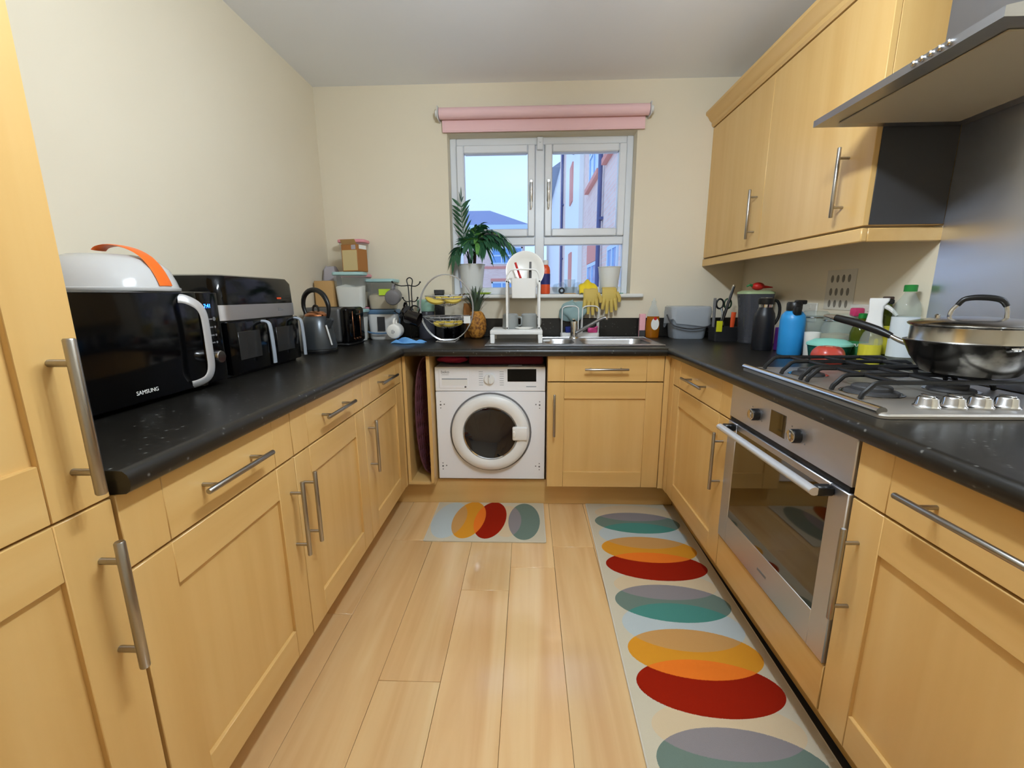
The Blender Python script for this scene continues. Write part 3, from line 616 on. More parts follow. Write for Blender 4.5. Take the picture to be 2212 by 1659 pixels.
text('SAMSUNG', 0.0140, 'white_print', d, (mx1+0.0004, 1.018, 0.948), (0,1,0), (0,0,1))
text('7:41', 0.0165, 'blue_digits', pn, (mx1+0.0001, 1.263, 1.150), (0,1,0), (0,0,1))
kn = MB().lathe([(0.019,-0.001),(0.019,0.020),(0.017,0.023)], (mx1, 1.264, 1.000), axis='x', seg=26).build('knob', 'chrome', pn)
mb = MB()
for q, zz in enumerate((1.112, 1.088, 1.064, 1.042)):
    mb.lathe([(0.0035 if q else 0.006,-0.0005),(0.0035 if q else 0.006,0.0003)], (mx1, 1.284, zz), axis='x', seg=10); mb.box(mx1-0.0005, mx1+0.0002, 1.262, 1.276, zz-0.002, zz+0.002)
mb.build('button_marks', 'grey_mark', pn)
# ---- plate cover on the microwave
t = thing('microwave_cover', 'clouded plastic dome cover with orange strap on the microwave', 'cover', (-1.09, 1.12, 1.1925))
cc = (-1.095, 1.125, 1.1930)
ob = MB().lathe([(0.150,0.0),(0.150,0.008),(0.146,0.010),(0.141,0.028),(0.130,0.055),(0.108,0.078),(0.072,0.091),(0.0005,0.096)], cc, seg=44, cap0=False).build('dome', 'dome_plastic', t)
ob.modifiers.new('thick', 'SOLIDIFY').thickness = 0.002
sd = Vector((1.0, 0.05, 0)).normalized()
P = [Vector((cc[0], cc[1], cc[2])) + sd*r + Vector((0, 0, z)) for r, z in ((-0.012,0.1035),(0.0,0.112),(0.030,0.116),(0.070,0.108),(0.105,0.088),(0.128,0.058),(0.141,0.030),(0.146,0.013))]
MB().tube(P, 0.022, 12, flat=((-sd.y,sd.x,0), 1.0, 0.10)).build('strap', 'orange_plastic', t)
# ---- air fryer
ax = -0.975
t = thing('air_fryer', 'black dual drawer air fryer with silver band beside the microwave', 'air fryer', (-1.11, 1.59, ZI))
a0, a1 = 1.362, 1.826
mb = MB(); mb.rings([[(x, y, z) for x, y in rrect((-1.25+ax)/2, (a0+a1)/2, (ax+1.25)/2-i, (a1-a0)/2-i, r, 5)] for i, r, z in ((0.012,0.03,ZI),(0.004,0.035,ZI+0.02),(0.004,0.04,1.100))]); mb.build('base', 'black_plastic', t)
mb = MB(); mb.rings([[(x, y, z) for x, y in rrect((-1.25+ax)/2, (a0+a1)/2, (ax+1.25)/2-i, (a1-a0)/2-i, r, 5)] for i, r, z in ((0.002,0.04,1.1502),(0.004,0.042,1.225),(0.014,0.045,1.244),(0.04,0.045,1.249))]); hd = mb.build('lid_housing', 'black_gloss', t)
mb = MB(); mb.rings([[(x, y, z) for x, y in rrect((-1.25+ax)/2, (a0+a1)/2, (ax+1.25)/2, (a1-a0)/2, 0.042, 6)] for z in (1.1005,1.150)]); bd = mb.build('band', 'steel_y', t)
MB().box(ax-0.0004, ax+0.0006, 1.682, 1.716, 1.122, 1.132, 0.0004).build('brand_mark', 'grey_mark', bd)
MB().box(ax-0.003, ax-0.0005, 1.685, 1.712, 1.166, 1.173).build('logo', 'red_orange', hd)
for u0, u1 in ((1.374, 1.592), (1.598, 1.816)):
    mb = MB(); mb.box(ax-0.02, ax+0.004, u0, u1, 0.920, 1.096, 0.006, seg=2); dw = mb.build('drawer', 'black_gloss', t)
    MB().box(ax+0.0035, ax+0.006, u0+0.045, u1-0.052, 0.965, 1.060, 0.001).build('window', 'fryer_window', dw)
    mb = MB(); u = u1-0.030; mb.tube([(ax+0.003,u,1.088),(ax+0.022,u,1.085),(ax+0.032,u,1.068),(ax+0.036,u,0.985),(ax+0.036,u,0.935)], 0.0095, 10, flat=((0,1,0),1.0,0.6)); mb.build('handle', 'grey_plastic', dw)
# ---- kettle
kx, ky = -1.012, 2.06
t = thing('kettle', 'dark grey kettle with arched black handle and rose gold lid', 'kettle', (kx, ky, ZI), math.radians(-20))
MB().lathe([(0.082,0),(0.084,0.012),(0.080,0.018)], (kx,ky,ZI), seg=30).build('base', 'black_plastic', t)
MB().lathe([(0.083,0.0185),(0.084,0.030),(0.078,0.085),(0.066,0.140),(0.056,0.165),(0.050,0.172)], (kx,ky,ZI), seg=36).build('body', 'kettle_grey', t)
ld = MB().lathe([(0.051,0.1725),(0.050,0.180),(0.036,0.192),(0.012,0.197),(0.0005,0.197)], (kx,ky,ZI), seg=30).build('lid', 'rose_gold', t)
d_ = Vector((math.cos(math.radians(-20)), math.sin(math.radians(-20)), 0))
kp = lambda r, z: (kx+d_.x*r, ky+d_.y*r, ZI+z)
MB().tube([kp(-0.018,0.193),kp(-0.014,0.214),kp(0,0.222),kp(0.014,0.214),kp(0.018,0.193)], 0.005, 8).build('knob', 'black_plastic', ld)
MB().tube([kp(-0.058,0.165),kp(-0.075,0.215),kp(-0.066,0.262),kp(-0.03,0.290),kp(0.015,0.293),kp(0.055,0.272),kp(0.078,0.232),kp(0.080,0.195),kp(0.070,0.165)], [0.008,0.010,0.011,0.012,0.012,0.012,0.011,0.009,0.007], 10).build('handle', 'black_plastic', t)
MB().tube([kp(0.064,0.128),kp(0.084,0.150),kp(0.096,0.160)], [0.020,0.014,0.009], 12).build('spout', 'kettle_grey', t)
MB().box(-0.004,0.004,-0.0012,0.0012,-0.048,0.048,0.001,M=Matrix.Translation((kx+0.076,ky-0.048,ZI+0.085))@Matrix.Rotation(-0.22,4,'Y')).build('water_window', 'white_plastic', t)
# ---- toaster
tx, ty = -1.075, 2.385
t = thing('toaster', 'grey toaster with black end and copper lines behind the kettle', 'toaster', (tx, ty, ZI), math.radians(-8))
Mt = Matrix.Translation((tx, ty, 0)) @ Matrix.Rotation(math.radians(-8), 4, 'Z')
MB().box(-0.13,0.13,-0.085,0.085,ZI,ZI+0.016,0.006,M=Mt).build('base', 'black_plastic', t)
bd = MB().box(-0.128,0.090,-0.09,0.09,ZI+0.0165,ZI+0.205,0.018,seg=3,M=Mt).build('body', 'toaster_grey', t)
for s in (-0.035, 0.035): MB().box(-0.10,0.065,s-0.012,s+0.012,ZI+0.2045,ZI+0.2062,M=Mt).build('slot', 'black_matt', bd)
en = MB().box(0.0905,0.138,-0.092,0.092,ZI+0.014,ZI+0.208,0.020,seg=3,M=Mt).build('end_panel', 'black_gloss', t)
for s in (-0.04, 0.035): MB().box(0.1375,0.1405,s-0.004,s+0.004,ZI+0.045,ZI+0.185,0.001,M=Mt).build('copper_line', 'rose_gold', en)
MB().box(0.137,0.156,-0.022,0.016,ZI+0.16,ZI+0.172,0.004,M=Mt).build('lever', 'black_plastic', en)
for s in (-0.03, 0.0, 0.03): MB().lathe([(0.007,0),(0.007,0.006)], (0,0,0), axis='x', seg=12).build('button', 'rose_gold', en, world=False).location = (0.138, s, 0.035)

# ================================================================== CEILING LIGHT (out of frame, above the viewer)
LPX = 0.20
t = thing('ceiling_light', 'hanging ceiling light bar with three white globe bulbs', 'ceiling light', (LPX, 0.82, HC))
MB().lathe([(0.055,-0.0005),(0.055,-0.022),(0.045,-0.028)], (LPX, 0.82, HC), seg=28).build('ceiling_rose', 'chrome', t)
MB().tube([(LPX, 0.82, HC-0.028), (LPX, 0.82, HC-0.262)], 0.006, 10).build('stem', 'chrome', t)
MB().box(LPX-0.012, LPX+0.012, 0.62, 1.02, HC-0.275, HC-0.261, 0.004, seg=2).build('bar', 'chrome', t)
for gy in (0.66, 0.82, 0.98):
    st = MB().lathe([(0.014,-0.275),(0.018,-0.28),(0.018,-0.303)], (LPX, gy, HC), seg=16).build('lamp_holder', 'chrome', t)
    MB().ball((LPX, gy, HC-0.338), 0.037, nu=24, nv=14).build('bulb', 'bulb_glow', st)

# ================================================================== RUGS
GREY, LB, OR, RED, BEI = (112,130,120), (188,200,202), (218,150,44), (150,30,8), (214,194,160)
TEAL, MAUVE, TAN, BRIGHT = (78,140,130), (142,136,138), (200,152,92), (236,124,40)
rx, ry0, ry1, rw = 0.556, 0.35, 2.292, 0.243
rc = (rx, (ry0+ry1)/2)
ells, inter = [], []
for i in range(4):
    o = -0.598*i; c = lambda y: (y+o-rc[1])
    sx = 0.0
    ells += [(f'b{i}', sx, c(2.185), 0.205, 0.085, 0, BEI), (f'l{i}', sx, c(1.965), 0.212, 0.116, -0.03, LB), (f'g{i}', sx, c(2.085), 0.216, 0.104, -0.04, GREY),
             (f'r{i}', sx, c(1.717), 0.216, 0.100, -0.04, RED), (f'o{i}', sx, c(1.845), 0.216, 0.104, -0.04, OR)]
    inter += [(f'b{i}', f'g{i}', MAUVE), (f'l{i}', f'g{i}', TEAL), (f'l{i}', f'o{i}', TAN), (f'r{i}', f'o{i}', BRIGHT)]
ells.sort(key=lambda e: 'blgro'.index(e[0][0]))
rug_mat('runner_weave', ells, inter, (206,198,176))
def rug(name, label, hx, hy, loc, rz, mat):
    mb = MB(); mb.rings([[(x, y, z) for x, y in rrect(0, 0, hx-i, hy-i, 0.004, 2)] for i, z in ((0.0,0.0006),(0.0,0.006),(0.002,0.0075))]); o = mb.build(name, mat)
    o.location = (loc[0], loc[1], 0.0); o.rotation_euler = (0, 0, rz); return o
r = rug('runner_rug', '', rw, (ry1-ry0)/2-0.003, rc, math.radians(-1.1), 'runner_weave'); tag(r, 'long beige runner rug with grey, orange and red ovals', 'rug', 'oval patterned rugs')
mb = MB(); mb.tube([(-rw, -0.96, 0.005), (-rw, 0.96, 0.005)], 0.0028, 6); mb.build('edge_binding', 'paper', r, world=False)
mb = MB(); mb.tube([(rw, -0.96, 0.005), (rw, 0.96, 0.005)], 0.0028, 6); mb.build('edge_binding', 'paper', r, world=False)
mcx, mcy = -0.209, 2.092
e2 = [('b', -0.108-mcx, 0, 0.075, 0.16, 0, BEI), ('l', -0.415-mcx, 0.008, 0.088, 0.186, -0.07, LB), ('g', -0.018-mcx, 0.002, 0.083, 0.186, 0, GREY), ('r', -0.197-mcx, 0.012, 0.083, 0.19, -0.08, RED), ('o', -0.311-mcx, 0.012, 0.085, 0.19, -0.07, OR)]
rug_mat('mat_weave', e2, [('b','g',MAUVE), ('l','o',TAN), ('r','o',BRIGHT)], (206,198,176))
r = rug('small_rug', '', 0.297, 0.199, (mcx, mcy), 0.0, 'mat_weave'); tag(r, 'small beige rug with ovals in front of the washing machine', 'rug', 'oval patterned rugs')
mb = MB(); mb.tube([(-0.297,-0.197,0.005),(-0.297,0.197,0.005)], 0.0028, 6); mb.build('edge_binding', 'paper', r, world=False)
mb = MB(); mb.tube([(0.297,-0.197,0.005),(0.297,0.197,0.005)], 0.0028, 6); mb.build('edge_binding', 'paper', r, world=False)

# ================================================================== BLIND
t = thing('roller_blind', 'rolled up pink roller blind above the window', 'blind', (0.085, YW-0.05, 2.20))
MB().lathe([(0.030,-0.600),(0.030,0.602)], (0.087, YW-0.045, 2.204), axis='x', seg=28).build('roll', 'pink_blind', t)
mb = MB(); mb.box(-0.503, 0.677, YW-0.019, YW-0.0165, 2.120, 2.20); mb.box(-0.503, 0.677, YW-0.0215, YW-0.014, 2.112, 2.122, 0.002); mb.build('fabric_flap', 'pink_blind', t)
for x, s in ((-0.516, -1), (0.692, 1)):
    b_ = MB().box(min(x, x+s*0.006), max(x, x+s*0.006), YW-0.075, YW-0.001, 2.168, 2.238, 0.002).build('bracket', 'blind_end', t)
    MB().lathe([(0.020,0),(0.020,s*0.012),(0.014,s*0.015)], (x+s*0.006, YW-0.045, 2.204), axis='x', seg=20).build('end_cap', 'white_plastic', b_)

# ================================================================== LEFT WORKTOP ITEMS
def tub(label, c, hx, hy, z0, z1, lid, fill=None, fillz=0.6, name='storage_tub', lidh=0.020, cat='tub', group=None, taper=0.012):
    t = thing(name, label, cat, (c[0], c[1], z0), 0, group)
    mb = MB(); zl = z1-lidh
    R = [[(x, y, z) for x, y in rrect(c[0], c[1], hx-i, hy-i, 0.022, 4)] for i, z in ((taper+0.004,z0+0.0005),(taper,z0+0.006),(0.002,zl-0.001))]
    mb.rings(R, cap1=False); b_ = mb.build('tub_body', 'tub_clear', t)
    if fill:
        zf = z0 + (zl-z0)*fillz; mb = MB()
        k = lambda z: taper*(1-(z-z0)/(zl-z0)) + 0.0045
        mb.rings([[(x, y, z+(0.010*math.sin(x*60)*math.cos(y*45) if top else 0)) for x, y in rrect(c[0], c[1], hx-k(z)-ii, hy-k(z)-ii, 0.02, 4)] for z, top, ii in ((z0+0.004,0,0),(zf,1,0),(zf+0.006,1,hx*0.45))])
        mb.build('contents', fill, t)
    mb = MB(); mb.rings([[(x, y, z) for x, y in rrect(c[0], c[1], hx-i, hy-i, 0.024, 4)] for i, z in ((0.000,zl),(-0.004,zl+0.003),(-0.004,z1-0.004),(0.000,z1-0.0005))]); mb.build('lid', lid, t)
    return t
ys, ws = 2.578, 0.078
tub('clear storage tub hidden behind the toaster, under the flour tub', (-1.035, ys), ws, 0.048, ZI, 1.100, 'aqua_lid', 'flour', 0.8)
tub('clear tub of white flour with pale aqua lid behind the toaster', (-1.043, ys), 0.088, 0.048, 1.1005, 1.312, 'aqua_lid', 'flour', 0.66)
for k, (z0, z1, lb) in enumerate(((ZI, 1.108, 'clear tub with pink lid, bottom of the stack against the end wall'), (1.1085, 1.306, 'clear tub with pink lid, middle of the stack against the end wall'), (1.3065, 1.508, 'clear tub with pink lid, top of the stack behind the cardboard box'))):
    tub(lb, (-1.060, 2.720), 0.080, 0.052, z0, z1, 'pink_lid', 'rice', 0.5, group='pink lidded tubs')
t = thing('cardboard_box', 'brown printed cardboard box standing on the flour tub', 'box', (-1.003, 2.578, 1.313), math.radians(-14))
Mb = Matrix.Translation((-1.003, 2.578, 1.313)) @ Matrix.Rotation(math.radians(-14), 4, 'Z')
bx_ = MB().box(-0.056,0.050,-0.047,0.047,0,0.150,0.002,M=Mb).build('carton', 'kraft_dark', t)
MB().box(-0.050,0.046,-0.0478,-0.0472,0.006,0.118,M=Mb).build('printed_panel', 'box_print', bx_)
MB().box(0.012,0.040,-0.0479,-0.0473,0.122,0.146,M=Mb).build('barcode', 'pouch_print', bx_)
MB().box(0.0502,0.0508,-0.03,0.04,0.126,0.148,M=Mb).build('tape', 'white_print', bx_)
Mb2 = Mb @ Matrix.Translation((0, -0.047, 0.150)) @ Matrix.Rotation(math.radians(35), 4, 'X')
MB().box(-0.048,0.048,0.0,0.001,0.0,0.030,M=Mb2).build('flap', 'kraft', bx_)
def bag_sect(z, hx, hy): return [(x, y, z) for x, y in rrect(-1.190, 2.575, hx, hy, 0.008, 2)]
t = thing('paper_bag', 'brown paper bag standing behind the toaster by the left wall', 'bag', (-1.19, 2.575, ZI))
MB().rings([bag_sect(z, a, b) for z, a, b in ((ZI,0.052,0.036),(1.0,0.054,0.038),(1.15,0.055,0.036),(1.262,0.056,0.034),(1.2625,0.053,0.031),(1.20,0.052,0.030))], cap1=False).build('bag_body', 'kraft', t)
MB().box(-1.235,-1.145,2.54,2.542,0.98,0.985).build('crease', 'kraft_dark', t)
rnd = random.Random(4)
mb = MB(); mb.rings([[(x+rnd.uniform(-.004,.004), y+rnd.uniform(-.004,.004), z+rnd.uniform(-.006,.006)*(z > 1.0)) for x, y in rrect(-1.206, 2.705, hx, hy, 0.012, 3)] for hx, hy, z in ((0.040,0.040,ZI+0.001),(0.044,0.044,1.0),(0.044,0.042,1.15),(0.043,0.040,1.26),(0.038,0.034,1.325),(0.028,0.022,1.352))])
single(mb, 'crumpled_pouch', 'pouch_print', 'crumpled grey and white patterned pouch behind the paper bag', 'pouch', (-1.206, 2.705, ZI))
t = tub('clear tub of oats with aqua lid and lime label, on the blue lidded tub', (-0.893, 2.700), 0.086, 0.072, 1.0935, 1.275, 'aqua_lid', 'rice', 0.55)
MB().box(-0.895, -0.825, 2.6266, 2.6272, 1.178, 1.214).build('label', 'lime_label', t)
# white tub with blue lid and bail handle
t = thing('storage_tub', 'white tub with blue lid and blue carrying handle left of the mug tree', 'tub', (-0.893, 2.695, ZI))
c = (-0.893, 2.695)
MB().rings([[(x, y, z) for x, y in rrect(c[0], c[1], hx, hx*0.86, 0.03, 4)] for hx, z in ((0.074,ZI),(0.080,ZI+0.01),(0.086,1.065))]).build('tub_body', 'white_plastic', t)
MB().rings([[(x, y, z) for x, y in rrect(c[0], c[1], hx, hx*0.86, 0.03, 4)] for hx, z in ((0.088,1.0655),(0.091,1.069),(0.091,1.086),(0.087,1.092))]).build('lid', 'blue_lid', t)
MB().box(-0.912,-0.866,c[1]-0.0795,c[1]-0.0765,0.965,1.050,M=None).build('label', 'dark_grey', t)
MB().tube([(c[0]-0.092,c[1],1.07),(c[0]-0.098,c[1]-0.03,1.03),(c[0]-0.096,c[1]-0.06,0.985),(c[0]-0.08,c[1]-0.088,0.962),(c[0]-0.03,c[1]-0.096,0.952),(c[0]+0.03,c[1]-0.096,0.952),(c[0]+0.08,c[1]-0.088,0.962),(c[0]+0.104,c[1]-0.06,0.985),(c[0]+0.104,c[1]-0.03,1.03),(c[0]+0.092,c[1],1.07)], 0.005, 8).build('handle', 'blue_lid', t)
# ---- mug tree
mtx, mty = -0.690, 2.575
t = thing('mug_tree', 'thin black wire mug tree with looped top', 'mug tree', (mtx, mty, ZI))
MB().lathe([(0.060,0),(0.060,0.006),(0.050,0.010),(0.006,0.012)], (mtx,mty,ZI), seg=26).build('base', 'black_iron', t)
MB().tube([(mtx-0.008,mty,ZI+0.012),(mtx-0.008,mty,1.10),(mtx-0.010,mty,1.22),(mtx-0.017,mty,1.255),(mtx-0.014,mty,1.270),(mtx,mty,1.277),(mtx+0.013,mty,1.270),(mtx+0.016,mty,1.255),(mtx+0.008,mty,1.21),(mtx+0.008,mty,1.10),(mtx+0.008,mty,ZI+0.012)], 0.0032, 8).build('pole', 'black_iron', t)
for dx, dy, z in ((-0.088,-0.05,1.240),(0.066,-0.02,1.238),(-0.075,-0.075,1.075),(0.06,-0.07,1.150),(-0.02,-0.09,1.150)):
    a = MB(); a.tube([(mtx,mty,z-0.006),(mtx+dx*0.5,mty+dy*0.5,z-0.010),(mtx+dx*0.85,mty+dy*0.85,z),(mtx+dx,mty+dy,z+0.012)], 0.0030, 8); a.ball((mtx+dx,mty+dy,z+0.013),0.0055,nu=10,nv=6); a.build('arm', 'black_iron', t)
def mug(label, loc, direction, r, h, mat, handle_dir=(0,0,1), txt=None):
    # cylinder axis = direction (mouth), handle towards handle_dir
    D = Vector(direction).normalized(); U = (Vector(handle_dir) - D*Vector(handle_dir).dot(D)).normalized(); S = D.cross(U)
    M = Matrix.Translation(loc) @ Matrix((U, S, D)).transposed().to_4x4()
    t = bpy.data.objects.new('mug', None); COL.objects.link(t); t.matrix_basis = M; tag(t, label, 'mug', 'mugs on the mug tree'); t.empty_display_size = 0.03
    mb = MB(); mb.lathe([(r*0.80,-h/2),(r*0.93,-h/2+0.004),(r,-h/2+0.014),(r,h/2-0.002),(r-0.002,h/2),(r-0.004,h/2-0.002),(r-0.004,-h/2+0.010),(0.0005,-h/2+0.006)], seg=32); mb.build('cup', mat, t, world=False)
    mb = MB(); mb.tube([(r-0.002,0,h*0.30),(r+0.018,0,h*0.30),(r+0.028,0,h*0.12),(r+0.028,0,-h*0.12),(r+0.016,0,-h*0.30),(r-0.002,0,-h*0.32)], 0.0052, 8, flat=((0,1,0),1.2,0.8)); mb.build('handle', mat, t, world=False)
    if txt:
        for k, hl in enumerate((0.010, 0.012, 0.006)): MB().box(-hl, hl, -0.0095+0.007*k, -0.0065+0.007*k, -h/2-0.0006, -h/2+0.0003).build('backstamp', 'grey_mark', t, world=False)
    return t
mug('grey mug hanging highest on the mug tree', (-0.770, 2.505, 1.168), (-0.10,1,0.15), 0.043, 0.085, 'mug_grey', (0.1,-0.1,1))
mug('white mug hanging lowest on the mug tree, base facing out', (-0.757, 2.455, 0.978), (-0.05,1,0.05), 0.042, 0.085, 'ceramic', (0.05,0,1), True)
mug('black mug hanging in the middle of the mug tree, mouth to the right', (-0.655, 2.470, 1.050), (1,-0.15,-0.3), 0.041, 0.085, 'mug_black', (-0.1,0.1,1))
mug('black mug hanging behind the others at the left of the mug tree', (-0.705, 2.53, 1.072), (-0.5,0.8,-0.4), 0.037, 0.080, 'mug_black', (0,0,1))
# ---- green jar and canisters behind the basket
t = thing('glass_jar', 'dark glass jar with pale green lid between mug tree and fruit basket', 'jar', (-0.632, 2.705, ZI))
MB().lathe([(0.046,0),(0.050,0.006),(0.050,0.16),(0.046,0.168)], (-0.632,2.705,ZI), seg=28).build('jar_body', 'smoke_dark', t)
MB().lathe([(0.052,0.1685),(0.053,0.172),(0.053,0.235),(0.048,0.240)], (-0.632,2.705,ZI), seg=28).build('lid', 'pale_aqua', t)
t = thing('canister', 'tall black canister behind the left side of the fruit basket', 'canister', (-0.548, 2.725, ZI))
MB().rings([[(x,y,z) for x,y in rrect(-0.548,2.725,0.026,0.03,0.008,3)] for z in (ZI,1.185)]).build('body', 'black_matt', t)
MB().rings([[(x,y,z) for x,y in rrect(-0.548,2.725,0.028,0.032,0.008,3)] for z in (1.1855,1.208)]).build('lid', 'dark_grey', t)
t = thing('storage_mug', 'squat black lidded mug behind the wire fruit basket', 'mug', (-0.47, 2.715, ZI))
MB().lathe([(0.050,0),(0.054,0.006),(0.054,0.115),(0.050,0.12)], (-0.470,2.715,ZI), seg=28).build('body', 'black_gloss', t)
MB().lathe([(0.055,0.1205),(0.055,0.135),(0.050,0.140)], (-0.470,2.715,ZI), seg=28).build('lid', 'black_plastic', t)
MB().tube([(-0.418,2.70,1.02),(-0.395,2.69,1.015),(-0.388,2.69,0.985),(-0.395,2.69,0.955),(-0.418,2.70,0.945)], 0.006, 8).build('handle', 'black_plastic', t)
# ---- fruit basket
fx, fy = -0.472, 2.545
t = thing('fruit_basket', 'two tier silver wire fruit basket in a round hoop', 'basket', (fx, fy, ZI))
HZc, HRx, HRz = 1.102, 0.150, 0.190
P = []
for k in range(44):
    a = 2*PI*k/44; z = HZc+HRz*math.sin(a); P.append((fx+HRx*math.cos(a), fy+0.03*math.cos(a), max(z, ZI+0.006)))
for dy in (-0.012, 0.012): MB().tube([(p[0], p[1]+dy, p[2]) for p in P], 0.0032, 6, closed=True).build('hoop', 'wire_silver', t)
mb = MB(); mb.tube([(fx-0.055,fy-0.075,ZI+0.0035),(fx+0.055,fy-0.075,ZI+0.0035),(fx+0.055,fy+0.075,ZI+0.0035),(fx-0.055,fy+0.075,ZI+0.0035)], 0.003, 6, closed=True); mb.build('foot_ring', 'wire_silver', t)
def wire_bowl(zr, R, dep):
    mb = MB()
    for f in (1.0, 0.86, 0.66, 0.42):
        z = zr - dep*(1-f*f); rr = R*f
        mb.tube([(fx+rr*math.cos(2*PI*k/36), fy+rr*0.85*math.sin(2*PI*k/36), z) for k in range(36)], 0.0022 if f < 1 else 0.003, 6, closed=True)
    for q in range(12):
        a = PI*q/12*2
        mb.tube([(fx+R*f*math.cos(a), fy+R*f*0.85*math.sin(a), zr-dep*(1-f*f)) for f in (1.0,0.86,0.66,0.42,0.15)], 0.0014, 5)
    return mb
wire_bowl(1.172, 0.122, 0.060).build('upper_bowl', 'wire_silver', t)
wire_bowl(1.055, 0.140, 0.070).build('lower_bowl', 'wire_silver', t)
MB().box(fx+0.112, fx+0.150, fy-0.10, fy-0.099, 1.02, 1.06, M=None).build('paper_tag', 'white_print', t)
def banana(label, c, L, yaw, bend, lift):
    t = thing('banana', label, 'banana', c, yaw, 'bananas in the fruit basket')
    n = 12; P, R = [], []
    for k in range(n+1):
        s = k/n-0.5; P.append((s*L, bend*(s*s*4-1)*0.5, lift*(s*s*4)+0.016)); R.append(0.0165*(1-abs(s*2)**5*0.75))
    MB().tube(P, R, 7).build('peel', 'banana', t, world=False)
    MB().tube([P[-1], (P[-1][0]+0.016, P[-1][1]+0.004, P[-1][2]+0.012)], [0.005,0.004], 6).build('stalk', 'banana_tip', t, world=False)
zz = 1.124
banana('banana at the front left of the upper basket tier', (fx-0.045, fy-0.052, zz), 0.125, 0.15, 0.03, 0.025)
banana('banana at the front right of the upper basket tier', (fx+0.040, fy-0.045, zz+0.004), 0.125, 0.45, 0.03, 0.028)
banana('banana lying across the back of the upper basket tier', (fx+0.000, fy+0.015, zz+0.004), 0.135, -0.1, 0.03, 0.025)
banana('short banana at the left of the lower basket tier', (fx-0.038, fy-0.040, 0.996), 0.085, 0.9, 0.02, 0.012)
banana('short banana in the middle of the lower basket tier', (fx+0.018, fy-0.050, 0.996), 0.085, 0.2, 0.02, 0.012)
banana('short banana at the right of the lower basket tier', (fx+0.060, fy-0.020, 1.000), 0.085, -0.5, 0.02, 0.012)
t = thing('paper_packet', 'brown paper packet behind the right side of the fruit basket', 'packet', (-0.380, 2.760, ZI))
MB().rings([[(x,y,z) for x,y in rrect(-0.380,2.760,hx*0.72,hy*0.55,0.005,2)] for hx,hy,z in ((0.034,0.022,ZI),(0.036,0.024,1.06),(0.034,0.018,1.10),(0.032,0.004,1.125))]).build('packet', 'kraft_dark', t)
# ---- pineapple
px_, py_ = -0.318, 2.700
t = thing('pineapple', 'ripe pineapple with grey green crown right of the fruit basket', 'pineapple', (px_, py_, ZI))
mb = MB()
def pine(u, v):
    th = PI*(0.06+0.88*v); a = 2*PI*u; r = 0.060*math.sin(th)**0.6*(1+0.05*math.sin(18*a/2+v*40)*math.sin(v*44)); return (px_+r*math.cos(a), py_+r*math.sin(a), ZI+0.084-0.084*math.cos(th)/math.cos(PI*0.06))
mb.grid(pine, 32, 26, cu=True); mb.build('fruit', 'pineapple', t)
rnd = random.Random(5)
for q in range(26):
    a = q*2.4; out = 0.012+0.05*(q/26); h = 0.17-0.08*(q/26); r0 = 0.012
    d = Vector((math.cos(a), math.sin(a), 0)); b0 = Vector((px_,py_,ZI+0.155))
    mb = MB(); mb.tube([b0+d*r0, b0+d*(r0+out*0.5)+Vector((0,0,h*0.55)), b0+d*(r0+out)+Vector((0,0,h*0.85)), b0+d*(r0+out*1.5)+Vector((0,0,h))], [0.010,0.008,0.005,0.0006], 6, flat=((-d.y,d.x,0),1.0,0.18)); mb.build('leaf', 'leaf_grey', t)
# ---- blue cloth on the worktop corner
def clothf(u, v):
    x = -0.775+0.185*u; y = 2.40+0.075*v; e = min(u,1-u,v,1-v)*4
    return (x+0.008*math.sin(9*v), y+0.012*math.sin(7*u+1), ZI+0.003+max(0,min(1,e))*(0.020+0.014*math.sin(u*11+v*5)+0.010*math.sin(v*13+u*4))*(1-0.55*u))
mb = MB(); mb.grid(clothf, 30, 16); o = single(mb, 'cleaning_cloth', 'blue_cloth', 'crumpled light blue cleaning cloth on the worktop corner', 'cloth', (-0.69, 2.44, ZI)); o.modifiers.new('thick','SOLIDIFY').thickness = 0.002

# ================================================================== SINK AREA ITEMS
# ---- drying rack
t = thing('dish_rack', 'white two tier dish rack with drip tray on the sink drainer', 'dish rack', (-0.06, 2.46, ZT))
zb = SZ1+0.0025; rx0, rx1, ryf, ryb = -0.204, 0.080, 2.345, 2.60
mb = MB(); mb.box(rx0, rx1, ryf, ryb, 0.965, 0.988, 0.004, seg=2); mb.build('tray', 'white_plastic', t)
for xx in (rx0, rx1-0.024):
    for yy in (ryf, ryb-0.03): MB().box(xx, xx+0.024, yy, yy+0.03, zb, 0.9655, 0.003).build('leg', 'white_plastic', t)
MB().box(rx0+0.024, rx1-0.024, ryb-0.012, ryb-0.004, zb+0.004, 0.965).build('back_apron', 'white_plastic', t)
for xx in (-0.112, 0.062):
    for yy in (2.375, 2.560):
        p_ = MB().box(xx-0.006, xx+0.006, yy-0.006, yy+0.006, 0.9885, 1.255, 0.002).build('post', 'white_plastic', t)
        for z in (0.998, 1.246): MB().lathe([(0.0042,0),(0.0042,-0.002)], (xx, yy-0.0062, z), axis='y', seg=10).build('screw', 'black_matt', p_)
for yy in (2.375, 2.560):
    MB().tube([(-0.112,yy,1.25),(-0.110,yy,1.275),(-0.098,yy,1.298),(-0.075,yy,1.307),(0.025,yy,1.307),(0.048,yy,1.298),(0.060,yy,1.275),(0.062,yy,1.25)], 0.0045, 8).build('top_rail', 'white_plastic', t)
for xx in (-0.112, 0.062): MB().tube([(xx,2.375,1.236),(xx,2.560,1.236)], 0.004, 8).build('side_rail', 'white_plastic', t)
